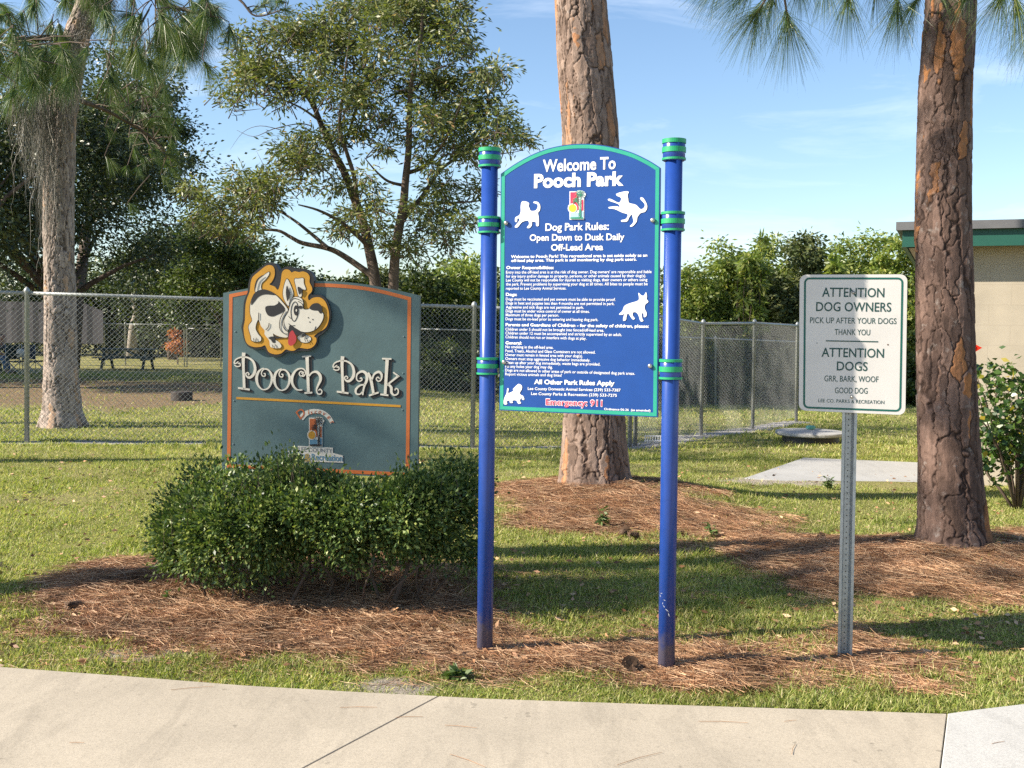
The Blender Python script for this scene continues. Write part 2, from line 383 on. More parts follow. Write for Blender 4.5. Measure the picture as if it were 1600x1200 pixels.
# painted block wall
t = NT('block_wall').set(.85, 0, .25)
br = t.n('ShaderNodeTexBrick'); br.inputs['Scale'].default_value = 1; br.inputs['Mortar Size'].default_value = .006; br.inputs['Mortar Smooth'].default_value = .6
br.inputs['Brick Width'].default_value = .4; br.inputs['Row Height'].default_value = .2
br.inputs['Color1'].default_value = (.40, .345, .265, 1); br.inputs['Color2'].default_value = (.385, .335, .26, 1); br.inputs['Mortar'].default_value = (.36, .31, .24, 1)
mpn = t.n('ShaderNodeMapping'); mpn.inputs['Rotation'].default_value = (R(90), 0, 0); t.l(t.obj(), mpn.inputs[0]); t.l(mpn.outputs[0], br.inputs[0])
t.color(t.mix(1, br.outputs[0], t.ramp(t.noise(2.5, 6), [(.3, .85), (.7, 1.08)]), 'MULTIPLY'))
t.bump(br.outputs['Fac'], -.25, .004); M['block'] = t.m
M['fascia_green'] = paint('fascia_green', (.008, .075, .052), .5, .12, 5)
M['drip_edge'] = paint('drip_edge', (.12, .12, .125), .55, .15, 6)
M['roofing'] = paint('roof_felt', (.10, .085, .075), .9, .2, 8)
M['soffit'] = paint('soffit', (.30, .25, .19), .7, .1, 5)

# ------------------------------------------------------------------ scatter helpers
def rot_basis(d, r):
    """orthonormal side vectors for directions d (N,3), random roll"""
    a = r.normal(size=d.shape); s = np.cross(d, a); s /= np.linalg.norm(s, axis=1, keepdims=True) + 1e-9
    return s, np.cross(s, d)
def leaf_mesh(c, length, width, r, dirs=None, flat=0, droop=0):
    """leaf-shaped quads: base, side, tip, side"""
    n = len(c)
    if dirs is None: dirs = r.normal(size=(n, 3))
    dirs = np.array(dirs, float); dirs[:, 2] = dirs[:, 2] * (1 - flat) - droop
    dirs /= np.linalg.norm(dirs, axis=1, keepdims=True) + 1e-9
    s, u = rot_basis(dirs, r)
    L = length * r.uniform(.65, 1.25, (n, 1)); W = width * r.uniform(.7, 1.2, (n, 1))
    m = c + dirs * L * .45
    v = np.stack([c, m + s * W / 2 + u * W * .18, c + dirs * L, m - s * W / 2 + u * W * .18], 1).reshape(-1, 3)
    f = np.arange(4 * n).reshape(-1, 4); return v, f
def blob(n, c, rad, r, shell=.45):
    d = r.normal(size=(n, 3)); d /= np.linalg.norm(d, axis=1, keepdims=True)
    q = (shell + (1 - shell) * r.random((n, 1))) ** .8
    return np.array(c) + d * q * np.array(rad), d
def clumped_crown(c, rad, ncl, nleaf, r, clump=.34, low=-.75):
    """leaf positions gathered in many clumps over an ellipsoid"""
    cc, d = blob(ncl * 2, c, rad, r, .25)
    ok = d[:, 2] > low; cc = cc[ok][:ncl]
    idx = r.integers(0, len(cc), nleaf); sz = r.uniform(.5, 1.25, len(cc))[idx][:, None]
    off = r.normal(size=(nleaf, 3)) * .5; off *= sz * clump * np.array(rad).mean() * np.array([1.15, 1.15, .75])
    return cc[idx] + off, off, cc
def limbs(base, targets, r0, r, bend=.25, n=6, fork=.45):
    mb = MB(); base = Vector(base)
    for tg in targets:
        tg = Vector(tg); st = base
        mid = st.lerp(tg, .5) + Vector(r.normal(size=3)) * (tg - st).length * bend * .3 + Vector((0, 0, .12 * (tg - st).length))
        pts = [st.lerp(mid, k / 3).lerp(mid.lerp(tg, k / 3), k / 3) for k in range(4)]
        rr = r0 * r.uniform(.6, 1); mb.tube(pts, [rr, rr * .7, rr * .45, rr * .15], n, False)
    return mb
def bushy_tree(name, base, top, cr, mat, label, cat, n=9000, ls=.16, lw=.08, ncl=60, trunk=.12, seed=1, crown_low=.25, group=None, clump=.34, lean=(0, 0)):
    """a tree or tall shrub: base point, height of its top above base, crown radii (x,y)"""
    r = np.random.default_rng(seed); base = Vector(base); hh = top
    root = thing(name, base, label, cat, group)
    cz0 = hh * crown_low; cc = base + Vector((lean[0], lean[1], (hh + cz0) / 2)); rad = (cr[0], cr[1], (hh - cz0) / 2)
    pts, off, cl = clumped_crown(cc, rad, ncl, n, r, clump)
    d = off + r.normal(size=off.shape) * .25; v, f = leaf_mesh(pts, ls, lw, r, d, .2, .15)
    ke = v.reshape(-1, 4, 3).min(1)[:, 2] > float(base.z) + .02
    v = v.reshape(-1, 4, 3)[ke].reshape(-1, 3); f = np.arange(len(v)).reshape(-1, 4)
    obj('crown', v, f, mat, root)
    fork = base + Vector((lean[0] * .3, lean[1] * .3, max(hh * crown_low * 1.1, hh * .22)))
    mb = MB(); mb.tube([base - Vector((0, 0, .15)), base.lerp(fork, .5) + Vector(r.normal(size=3)) * .04, fork], [trunk * 1.25, trunk, trunk * .85], 9)
    v2 = limbs(fork, cl[r.integers(0, len(cl), 16)], trunk * .55, r); mb.add(v2.v, v2.f)
    mb.build('trunk', M['limb'], root, True)
    return root
def ribbons(pts, width, r, taper=True):
    """pts (N,K,3) polylines -> flat ribbons"""
    n, k, _ = pts.shape
    t = pts[:, -1] - pts[:, 0]; s = np.cross(t, r.normal(size=(n, 3))); s /= np.linalg.norm(s, axis=1, keepdims=True) + 1e-9
    wv = (np.linspace(1, .25, k) if taper else np.ones(k))[None, :, None] * np.reshape(width * np.ones(n), (n, 1, 1)) / 2
    a = pts - s[:, None] * wv; b = pts + s[:, None] * wv
    v = np.stack([a, b], 2).reshape(-1, 3)
    base = (np.arange(n) * 2 * k)[:, None] + (np.arange(k - 1) * 2)[None]
    f = np.stack([base, base + 1, base + 3, base + 2], -1).reshape(-1, 4); return v, f
def cat(parts):
    vs, fs, b = [], [], 0
    for v, f in parts: vs.append(v); fs.append(f + b); b += len(v)
    return np.concatenate(vs), np.concatenate(fs)
def tuft(c, axis, length, n, r, spread=1.0, grav=.35, width=.0022, along=.10):
    axis = np.array(axis, float); axis /= np.linalg.norm(axis)
    d = r.normal(size=(n, 3)); d /= np.linalg.norm(d, axis=1, keepdims=True)
    d = axis + d * spread * r.uniform(.35, 1, (n, 1)); d /= np.linalg.norm(d, axis=1, keepdims=True)
    st = np.array(c) - axis * along * r.random((n, 1)); L = length * r.uniform(.7, 1.1, (n, 1))
    ts = np.linspace(0, 1, 4)
    pts = st[:, None] + d[:, None] * (L[:, None] * ts[None, :, None]) + np.array([0, 0, -1.]) * (grav * L[:, None] * (ts ** 2)[None, :, None])
    return ribbons(pts, width, r)

# ------------------------------------------------------------------ SETTING: ground, pavement
xs = np.unique(np.concatenate([np.linspace(-500, -60, 12), np.linspace(-60, -9, 60), np.linspace(-9, 8, 190), np.linspace(8, 60, 50), np.linspace(60, 500, 12)]))
ys = np.unique(np.concatenate([np.linspace(-60, 3.6, 14), np.linspace(3.6, 11, 110), np.linspace(11, 22, 100), np.linspace(22, 60, 70), np.linspace(60, 600, 16)]))
X, Y = np.meshgrid(xs, ys); Z = zf(X, Y); nx, ny = len(xs), len(ys)
Z = Z + .012 * straw_mask(X, Y) * (vn(X, Y, 8, 8) + vn(X, Y, 19, 9) - 1) * (Y < 12)
idx = np.arange(nx * ny).reshape(ny, nx)
fq = np.stack([idx[:-1, :-1], idx[:-1, 1:], idx[1:, 1:], idx[1:, :-1]], -1).reshape(-1, 4)
go = obj('ground', np.stack([X, Y, Z], -1).reshape(-1, 3), fq, M['ground'], None, True); tag(go, kind='structure')
near = (Y < 14)
setattr_f(go, 'straw', (straw_mask(X, Y) * near).ravel()); setattr_f(go, 'sand', sand_mask(X, Y).ravel())
setattr_f(go, 'gravel', gravel_mask(X, Y).ravel()); setattr_f(go, 'dirt', dirt_mask(X, Y).ravel())
def slab(name, outline, z, th, mat, bev=.004):
    top = [Vector((p[0], p[1], z)) for p in outline]; cen = sum(top, Vector()) / len(top); n = len(top)
    inn = []
    for i, p in enumerate(top):
        e1 = (top[i] - top[i - 1]).normalized(); e2 = (top[(i + 1) % n] - top[i]).normalized()
        nrm = Vector((-(e1.y + e2.y), e1.x + e2.x, 0)); nrm = nrm.normalized() if nrm.length > 1e-6 else Vector((-e1.y, e1.x, 0))
        if poly_sd([tuple(q.xy) for q in top], np.array([p.x + nrm.x * .002]), np.array([p.y + nrm.y * .002]))[0] < 0: nrm = -nrm
        inn.append(p + nrm * bev)
    low = [p - Vector((0, 0, bev)) for p in top]; bot = [p - Vector((0, 0, th)) for p in top]
    vs = inn + low + bot; fs = [(i, (i + 1) % n, n + (i + 1) % n, n + i) for i in range(n)] + [(n + i, n + (i + 1) % n, 2 * n + (i + 1) % n, 2 * n + i) for i in range(n)]
    tri = tessellate_polygon([[Vector(p.xy).to_3d() for p in inn]])
    fs += [tuple(t) for t in tri]
    o = obj(name, vs, fs, mat); 
    import bmesh as bm_
    b = bm_.new(); b.from_mesh(o.data); bm_.ops.recalc_face_normals(b, faces=b.faces); b.to_mesh(o.data); b.free()
    return o
J1a, J1b = flat_hit(685, 1093), flat_hit(485, 1200); J2a, J2b = flat_hit(1480, 1120), flat_hit(1470, 1200)
def ext(a, b, y): return a + (b - a) * ((y - a.y) / (b.y - a.y))
def eseg(x0, x1):
    q = [x for x in ex if x0 + .02 < x < x1 - .02]
    q = [x0] + q + [x1]; return [(x, float(edge_y(x))) for x in q]
j1n, j2n = ext(J1a, J1b, -1.2), ext(J2a, J2b, -1.2); g_ = .002
tag(slab('sidewalk', eseg(-8.5, J1a.x - g_) + [(j1n.x - g_, -1.2), (-8.5, -1.2)], .012, .12, M['concrete']), kind='structure')
tag(slab('sidewalk', eseg(J1a.x + g_, J2a.x - g_) + [(j2n.x - g_, -1.2), (j1n.x + g_, -1.2)], .012, .12, M['concrete']), kind='structure')
tag(slab('sidewalk', [(J2a.x + g_, float(edge_y(J2a.x)))] + eseg(J2a.x + .05, 6.5)[1:] + [(6.5, -1.2), (j2n.x + g_, -1.2)], .014, .12, M['concrete_new']), kind='structure')
pad = [ground_hit(*p) for p in [(1163, 747), (1440, 768), (1560, 776), (1560, 728), (1425, 721), (1256, 714)]]
zp = float(np.mean([p.z for p in pad])) + .035
pad = [flat_hit(*p, zp) for p in [(1163, 747), (1440, 766), (1540, 773), (1560, 728), (1425, 722), (1256, 715)]]
tag(slab('concrete_pad', [tuple(p.xy) for p in pad], zp, .25, M['concrete_pad']), kind='structure')

# ------------------------------------------------------------------ grass blades and needle litter (uncountable)
def frustum_pts(n, y0, y1, pw, r, margin=1.12):
    u = r.random(n)
    y = (y0 ** (1 - pw) + u * (y1 ** (1 - pw) - y0 ** (1 - pw))) ** (1 / (1 - pw)) if pw != 1 else y0 * (y1 / y0) ** u
    x = (r.random(n) * 2 - 1) * y * .4706 * margin; return x, y
def grass(name, n, y0, y1, pw, h, wd, seed, label=None):
    r = np.random.default_rng(seed); x, y = frustum_pts(n, y0, y1, pw, r)
    keep = y > edge_y(x) + .035 * (vn(x, y, 9, 6) - .8)
    sm = straw_mask(x, y) * (y < 14) if y0 < 14 else 0
    keep &= r.random(n) > np.clip(np.maximum.reduce([sm * .965, sand_mask(x, y) * .9, gravel_mask(x, y) * .93, dirt_mask(x, y) * .93]), 0, 1)
    pd = poly_sd([tuple(p.xy) for p in pad], x, y); keep &= pd < -.0
    bald = vn(x, y, 2.3, 11) * .6 + vn(x, y, 6, 12) * .4; keep &= r.random(n) < .35 + 1.3 * bald
    x, y = x[keep], y[keep]; n = len(x); z = zf(x, y)
    tall = (.6 + .9 * vn(x, y, 1.7, 13)) * (.65 + .7 * vn(x, y, 7, 14))
    L = h * tall * r.uniform(.5, 1.35, n) * (1 + .03 * (y - y0)); a = r.random(n) * 2 * np.pi; ln = r.uniform(.25, 1.5, n)
    dx, dy = np.cos(a) * ln, np.sin(a) * ln; nr = np.sqrt(1 + ln ** 2)
    W = wd * r.uniform(.7, 1.4, n) * (1 + .06 * (y - y0))
    b = np.stack([x, y, z - .004], 1); d = np.stack([dx / nr, dy / nr, 1 / nr], 1)
    mid = b + d * L[:, None] * .55; tip = b + d * L[:, None]; tip[:, 2] -= L * .18 * ln
    yaw = r.random(n) * np.pi; s = np.stack([np.cos(yaw), np.sin(yaw), 0 * yaw], 1) * W[:, None] / 2
    v = np.stack([b - s, b + s, mid + s * .8, tip, mid - s * .8], 1).reshape(-1, 3)
    f = np.arange(5 * n).reshape(-1, 5)
    o = obj(name, v, f, M['grass']); return tag(o, label, 'grass', kind='stuff')
grass('grass', 470000, 4.15, 14, 1.35, .035, .0033, 21, 'short yellow green lawn grass around the signs')
grass('grass', 110000, 13, 36, 1.5, .05, .010, 22, 'lawn grass inside the fenced dog park and along its fence')
def litter(n, seed):
    r = np.random.default_rng(seed); x, y = frustum_pts(n, 4.4, 11.0, 1.6, r)
    m = straw_mask(x, y) + .045 * (y < 6.5); keep = (r.random(n) < m * (.35 + 1.3 * vn(x, y, 4.5, 15))) & (y > edge_y(x) + .05); x, y = x[keep], y[keep]; n = len(x)
    z = zf(x, y) + .006 + (.012 + .05 * vn(x, y, 5.5, 16) ** 2) * r.random(n) * straw_mask(x, y)
    a = r.random(n) * np.pi * 2; L = r.uniform(.08, .24, n); til = r.normal(0, .10, n); k = 5
    ts = np.linspace(-.5, .5, k); cv = r.normal(0, .35, n)
    px = L[:, None] * ts; ox = np.cos(a)[:, None] * px - np.sin(a)[:, None] * cv[:, None] * px * ts * 1.6
    oy = np.sin(a)[:, None] * px + np.cos(a)[:, None] * cv[:, None] * px * ts * 1.6
    X_, Y_ = x[:, None] + ox, y[:, None] + oy
    oz = zf(X_, Y_) + (z - zf(x, y))[:, None] + til[:, None] * px
    v, f = ribbons(np.stack([X_, Y_, oz], -1), (.0012 + .0008 * r.random(n)), r, False)
    o = obj('pine_straw', v, f, M['straw']); tag(o, 'brown fallen pine needles lying in drifts', 'pine straw', kind='stuff')
litter(280000, 31)
rl_ = np.random.default_rng(36); lx, ly = frustum_pts(2600, 4.5, 12.5, 1.3, rl_); kk_ = (ly > edge_y(lx) + .03) & (rl_.random(2600) < .25 + .75 * vn(lx, ly, 1.1, 22)); lx, ly = lx[kk_], ly[kk_]
lv, lf_ = leaf_mesh(np.stack([lx, ly, zf(lx, ly) + .022], 1), .045, .02, rl_, None, .85, 0)
tag(obj('leaf_litter', lv, lf_, M['straw']), 'scattered dry brown leaves on the grass and straw', 'leaf litter', kind='stuff')
# a few needles and twigs blown onto the pavement
r = np.random.default_rng(5)
for i, (px, py, L, a) in enumerate([(300, 1075, .16, .3), (560, 1105, .14, .05), (720, 1135, .12, -.2), (1240, 1170, .10, 1.2), (1000, 1185, .2, .6), (730, 1188, .16, -.7), (120, 1160, .05, 0), (640, 1120, .1, .1), (1560, 1160, .06, .4), (1130, 1128, .18, -.05), (1235, 1126, .05, .3)]):
    p = flat_hit(px, py, .016); d = Vector((math.cos(a), math.sin(a), 0)) * L / 2; nn = Vector((-d.y, d.x, 0)) * .12
    v, f = tube([p - d, p + nn * .6, p + d], [.0009, .001, .0006], 5)
    o = obj('fallen_needle', v, f, M['straw']); 
    tag(o, ['curved brown pine needle lying on the pavement left part', 'brown needle on the pavement beside the joint', 'thin needle right of the slanted pavement joint', 'short needle upright on the right of the old pavement', 'long slanting needle at the bottom middle of the pavement', 'orange needle at the bottom edge right of the joint', 'tiny brown needle bit at left pavement', 'small needle just left of the slanted joint top', 'small needle on the white slab', 'long needle at the grass edge before the right blue post', 'short twig at the grass edge below the small white sign'][i], 'pine needle', 'needles on the pavement')

# ------------------------------------------------------------------ pine trunks with plated bark
def bark_trunk(name, path, rads, mat, parent, seed, cell=(.05, .22), depth=.016, nt_=150, dz=.012, lobes=5, flare=.0):
    r = np.random.default_rng(seed); path = np.array([tuple(p) for p in path]); rads = np.array(rads)
    zz = path[:, 2]; z = np.arange(zz[0], zz[-1], dz); nz = len(z)
    cx, cy, rr = np.interp(z, zz, path[:, 0]), np.interp(z, zz, path[:, 1]), np.interp(z, zz, rads)
    th = np.linspace(0, 2 * np.pi, nt_, endpoint=False); TH, ZZ = np.meshgrid(th, z); RR = rr[:, None] * np.ones_like(TH); Sh = TH.shape
    circ = 2 * np.pi * rads.mean(); U = TH / (2 * np.pi) * circ; seam = np.sin(TH / 2) ** .5
    def vor(cell, warp, sd):
        Uw = U + (warp * .5 * (vn(U, ZZ, 6, sd) - .5) + warp * .45 * (vn(U, ZZ, 22, sd + 1) - .5) + warp * .3 * (vn(U, ZZ, 55, sd + 2) - .5)) * seam
        Zw = ZZ + (warp * 3.0 * (vn(U, ZZ, 9, sd + 3) - .5) + warp * 2.2 * (vn(U, ZZ, 30, sd + 5) - .5)) * seam
        nc = int(circ / cell[0] * (z[-1] - z[0]) / cell[1]); su = r.random(nc) * circ; sz = z[0] + r.random(nc) * (z[-1] - z[0])
        F1 = np.full(TH.size, 9.); F2 = np.full(TH.size, 9.); ID = np.zeros(TH.size, int); u_, z_ = Uw.ravel(), Zw.ravel()
        for i in range(nc):
            lo = np.searchsorted(z, sz[i] - cell[1] * 3) * nt_; hi = np.searchsorted(z, sz[i] + cell[1] * 3) * nt_
            du = np.abs(u_[lo:hi] - su[i]); du = np.minimum(du, circ - du)
            d = np.hypot(du / cell[0], (z_[lo:hi] - sz[i]) / cell[1]); f1 = F1[lo:hi]; f2 = F2[lo:hi]; b = d < f1
            f2[:] = np.where(b, f1, np.minimum(f2, d)); ID[lo:hi][b] = i; f1[b] = d[b]
        uu = ((U.ravel() - su[ID] + circ / 2) % circ - circ / 2) / cell[0]; vv = (ZZ.ravel() - sz[ID]) / cell[1]
        R_ = lambda a: a.reshape(Sh); return R_(F2 - F1), R_(r.random(nc)[ID]), R_(uu), R_(vv), R_(r.normal(0, .5, nc)[ID]), R_(r.normal(0, .5, nc)[ID])
    e, cr, uu, vv, pu, pv = vor(cell, cell[0] * .9, seed)
    e2, c2, u2, v2, pu2, pv2 = vor((cell[0] * .62, cell[1] * .42), cell[0] * .8, seed + 20)
    wv_ = vn(U, ZZ, 5, seed + 40); crev = sstep(.0, .03 + .16 * wv_, e)
    hgt = depth * (crev - 1) + depth * .6 * (cr - .5) + depth * .3 * (pu * np.clip(uu, -1, 1) + pv * np.clip(vv, -1, 1)) * crev
    hgt = hgt + depth * .40 * (c2 - .5) + depth * .12 * (pu2 * np.clip(u2, -1, 1) + pv2 * np.clip(v2, -1, 1)) + depth * .16 * (vn(U, ZZ, 45, seed) - .5)
    base_l = np.exp(-(ZZ - z[0]) / .22) * flare * (.6 + .6 * np.sin(TH * lobes + seed) * np.sin(TH * 2.3 + 1))
    RR = RR + hgt + base_l + .03 * rads.mean() * np.sin(TH * 3 + ZZ * 1.3 + seed)
    V = np.stack([cx[:, None] + RR * np.cos(TH), cy[:, None] + RR * np.sin(TH), ZZ], -1).reshape(-1, 3)
    ii = np.arange(nz * nt_).reshape(nz, nt_); jj = np.roll(ii, -1, 1)
    f = np.stack([ii[:-1], jj[:-1], jj[1:], ii[1:]], -1).reshape(-1, 4)
    tint = np.clip(.55 * cr + .45 * c2 + .25 * (vn(U, ZZ, 3, seed + 50) - .5), 0, 1)
    tint = np.where((cr > .925) | ((cr > .72) & (c2 > .93)), .90 + .10 * c2, np.minimum(tint, .86)); o = obj(name, V, f, mat, parent, True)
    setattr_f(o, 'cell', tint.ravel()); setattr_f(o, 'crev', ((1 - crev) * .9).ravel()); return o
# middle pine
dM = MID[1]; root_mid = thing('pine_tree', (MID[0], dM, float(zf(*MID))), 'thick pine trunk with orange flaking bark rising behind the blue welcome sign', 'pine tree')
pm = [P(931, 775, dM), P(930, 755, dM), P(929, 735, dM), P(929, 650, dM), P(926, 420, dM), P(923, 220, dM), P(912, 90, dM), P(906, 0, dM), P(890, -200, dM), P(880, -420, dM)]
wm = np.array([118, 112, 106, 97, 92, 88, 86, 80, 70, 60]) / 2 * dM / F * .985
bark_trunk('trunk', pm, wm, M['bark_mid'], root_mid, 3, (.066, .34), .012, 250, .007, 5, .05)
# right pine
dR = RT[1]; root_r = thing('pine_tree', (RT[0], dR, float(zf(*RT))), 'dark reddish pine with scaly bark in front of the beige building', 'pine tree')
pr = [P(1489, 878, dR), P(1489, 855, dR), P(1488, 825, dR), P(1482, 720, dR), P(1477, 600, dR), P(1474, 350, dR), P(1478, 150, dR), P(1487, 0, dR), P(1492, -200, dR), P(1494, -420, dR)]
wr = np.array([128, 116, 104, 95, 90, 84, 80, 76, 68, 60]) / 2 * dR / F * .985
bark_trunk('trunk', pr, wr, M['bark_right'], root_r, 8, (.070, .30), .0095, 250, .006, 5, .04)
# left pine, inside the fence
dL = 15.6; root_l = thing('pine_tree', P(94, 662, dL), 'tall pine with grey flaky bark inside the fence, draped with hanging moss', 'pine tree')
pl_ = [P(97, 690, dL), P(97, 664, dL), P(96, 640, dL), P(94, 560, dL), P(93, 440, dL), P(92, 330, dL), P(96, 180, dL), P(118, 60, dL), P(140, 0, dL), P(170, -120, dL)]
wl = np.array([84, 72, 58, 49, 46, 45, 44, 40, 38, 34]) / 2 * dL / F
bark_trunk('trunk', pl_, wl, M['bark_left'], root_l, 12, (.08, .24), .020, 150, .014, 5, .07)

def pine_crown(root, specs, mat, seed, nlen, dens=130, width=.0024):
    """specs: branch polylines with tuft positions [(pts, r0, [tuft (pos, axis, scale)])]"""
    r = np.random.default_rng(seed); mb = MB(); parts = []
    for pts, r0, tf in specs:
        q = [Vector(p) for p in catmull([tuple(p) for p in pts], 5)]
        mb.tube(q, list(np.linspace(r0, r0 * .3, len(q))), 8)
        for pos, ax, sc in tf:
            parts.append(tuft(pos, ax, nlen * sc, int(dens * sc), r, .95, .30, width))
            a = Vector(pos) - Vector(ax).normalized() * .14 * sc
            near_ = min(q, key=lambda z: (z - a).length); near_ = a + (near_ - a) * min(1, .55 / max((near_ - a).length, 1e-3)); mb.tube([near_, near_.lerp(a, .5) + Vector((0, 0, .02)), a, pos], [.008, .007, .007, .005], 6)
    mb.build('branch', M['limb'], root, True); v, f = cat(parts); obj('needles', v, f, mat, root)
def T(x, y, d, ax, s=1.0): return (P(x, y, d), ax, s)
dn = (0, 0, -1)
pine_crown(root_r, [
    ([P(1470, -40, dR), P(1400, -25, 6.6), P(1300, -30, 6.4), P(1180, -10, 6.3)], .022,
     [T(1180, 25, 6.3, (-.5, -.2, -.8)), T(1160, -10, 6.2, (-.8, .1, -.4)), T(1232, 38, 6.4, (.15, -.1, -1), 1.1), T(1205, 0, 6.5, (-.2, .3, -.8)), T(1325, 4, 6.5, (-.1, -.2, -1), .95), T(1290, -25, 6.3, (.1, .1, -1), .8), T(1402, 14, 6.6, (-.1, -.2, -1), 1.0), T(1425, 10, 6.75, (-.5, .1, -.7), .9), T(1370, -20, 6.8, (.2, .1, -1), .8), T(1120, -30, 6.2, (-.8, 0, -.6), .9), T(1250, -20, 6.9, (-.1, 0, -1), .8)]),
    ([P(1495, -60, dR), P(1540, -50, 6.4), P(1600, -20, 6.2), P(1680, -10, 6.1)], .02,
     [T(1590, 12, 6.2, (.2, -.2, -1), 1.1), T(1562, 0, 6.3, (-.5, -.1, -1), .95), T(1625, 30, 6.2, (-.4, 0, -1), 1.1), T(1510, -5, 6.4, (-.5, -.4, -.6), .7), T(1655, 10, 6.1, (.2, 0, -1)), T(1470, -15, 6.5, (.3, -.7, -.4), .6)])], M['needle'], 41, .28, 190, .0024)
lt = np.random.default_rng(77)
def cluster_t(cx, cy, sx, sy, n, d0, d1, ax, s=1.0):
    return [T(cx + lt.normal(0, sx), cy + lt.normal(0, sy), lt.uniform(d0, d1), (ax[0] + lt.normal(0, .4), ax[1] + lt.normal(0, .4), ax[2] + lt.normal(0, .3)), s * lt.uniform(.8, 1.2)) for _ in range(n)]
pine_crown(root_l, [
    ([P(118, 60, dL), P(60, 60, 14.2), P(0, 70, 13.4), P(-60, 90, 13)], .05, cluster_t(50, 95, 42, 26, 46, 12.6, 14.5, (.1, -.3, -.8), 1.1) + cluster_t(20, 40, 34, 34, 16, 13, 15, (0, -.2, -.5))),
    ([P(140, 0, dL), P(200, -20, 14.6), P(270, 10, 14.2), P(330, 25, 14)], .05, cluster_t(280, 48, 38, 30, 40, 13.6, 15, (.3, -.1, -.8), 1.1) + cluster_t(215, 40, 25, 30, 14, 14, 15, (0, 0, -.9)) + cluster_t(330, 10, 12, 12, 4, 14, 14.6, (.6, 0, -.6))),
    ([P(330, -30, 14.3), P(375, 0, 14.2), P(400, 25, 14.2), P(445, 14, 14.2)], .022, cluster_t(425, 12, 18, 8, 7, 14, 14.5, (.4, 0, .1), .6)),
    ([P(96, 150, dL), P(160, 170, 16.5), P(230, 210, 17.2), P(262, 240, 17.5)], .04, cluster_t(205, 130, 35, 45, 30, 16, 18.5, (.2, 0, -.3), .75) + cluster_t(235, 210, 25, 50, 34, 16.5, 18.5, (.4, 0, -.4), .7) + cluster_t(265, 120, 22, 25, 6, 16.5, 18, (.6, 0, -.2), .7)),
    ([P(130, 20, dL), P(160, -30, 15), P(190, -60, 15)], .05, cluster_t(130, 0, 40, 20, 18, 14.6, 16, (0, 0, -.9))) ], M['needle'], 42, .31, 130, .0048)

# hanging moss
def moss(name, strands, label):
    r = np.random.default_rng(len(strands) * 7 + 1); pts = []
    for (x, y0, y1, d, n, sp) in strands:
        for _ in range(n):
            xx = x + r.normal(0, sp); dd = d + r.normal(0, .10); L = (y1 - y0) * r.uniform(.35, 1.05); ys_ = y0 + r.uniform(-10, 50) * (y1 - y0) / 200
            a = np.array(P(xx, ys_, dd)); b = np.array(P(xx + r.normal(0, 1.5), ys_ + L, dd)); k = 14
            t_ = np.linspace(0, 1, k)[:, None]; q = a + (b - a) * t_ + np.cumsum(r.normal(0, .024, (k, 3)), 0); pts.append(q)
    v, f = ribbons(np.array(pts), .008, r); o = obj(name, v, f, M['moss'], loc=tuple(v.mean(0)))
    # curls give it a fuzzy outline
    return tag(o, label, 'moss', 'hanging moss on the left pine')
moss('spanish_moss', [(68, 130, 310, 15.15, 110, 4), (75, 140, 345, 15.2, 120, 5), (92, 130, 270, 15.15, 70, 9), (115, 120, 210, 15.2, 40, 4), (67, 150, 400, 15.2, 70, 2.2), (80, 240, 410, 15.25, 45, 3)], 'long grey moss curtain hanging down the trunk of the left pine')
moss('spanish_moss', [(18, 130, 225, 14.6, 40, 2.5), (36, 150, 295, 14.6, 45, 2), (44, 170, 260, 14.6, 40, 3), (52, 140, 250, 14.7, 50, 3), (28, 130, 200, 14.6, 50, 5)], 'thin grey moss strands hanging free left of the pine trunk')
mp_ = [(80, 45), (92, 70), (105, 80), (122, 62), (140, 35), (158, 12), (170, -5)]
moss('spanish_moss', [(x, y - 6, y + 26, 15.1, 60, 8) for x, y in mp_ for _ in (0,)], 'tangled moss along the upper bent limb at the top left')

# shade pine standing off to the left, its crown throws the dappled shade
def shade_tree(x, y, zc, ry, rz, nt_, seed, label, ln=.34, extra=()):
    r = np.random.default_rng(seed); b = (x, y, float(zf(x, y))); root = thing('pine_tree', b, label, 'pine tree')
    mb = MB(); mb.tube([(x, y, -.2), (x + .1, y, zc * .5), (x, y, zc + rz)], [.22, .17, .05], 12); parts = []
    for _ in range(nt_):
        d = r.normal(size=3); d /= np.linalg.norm(d); q = np.array([x, y, zc]) + d * np.array([ry, ry, rz]) * r.uniform(.35, 1)
        parts.append(tuft(q, (d[0], d[1], d[2] * .4), ln, 46, r, .9, .2, .007))
        if r.random() < .3: mb.tube([(x, y, q[2] - .5), tuple(q)], [.03, .01], 5)
    for (ex_, ey_, ez_, sy_, sz_, en) in extra:
        mb.tube([(x, y, ez_ - .4), (ex_, ey_, ez_)], [.05, .02], 6)
        for _ in range(en):
            q = np.array([ex_, ey_, ez_]) + r.normal(size=3) * [.4, sy_, sz_]; parts.append(tuft(q, r.normal(size=3) * [1, 1, .5], .26, 46, r, .9, .2, .007))
    mb.build('trunk', M['limb'], root, True); v, f = cat(parts); obj('needles', v, f, M['needle'], root)
shade_tree(-11, 3.95, 10.2, 1.0, 3.3, 120, 51, 'pine standing off to the left, shading the grey green sign', extra=[(-11, 3.28, 7.95, .27, .26, 120)])
shade_tree(-15, 9.3, 11.0, 1.7, 2.2, 130, 52, 'pine further back off to the left, over the lawn')
shade_tree(-17, 14.0, 15.0, 2.4, 2.6, 170, 53, 'tall pine off to the left inside the dog park')

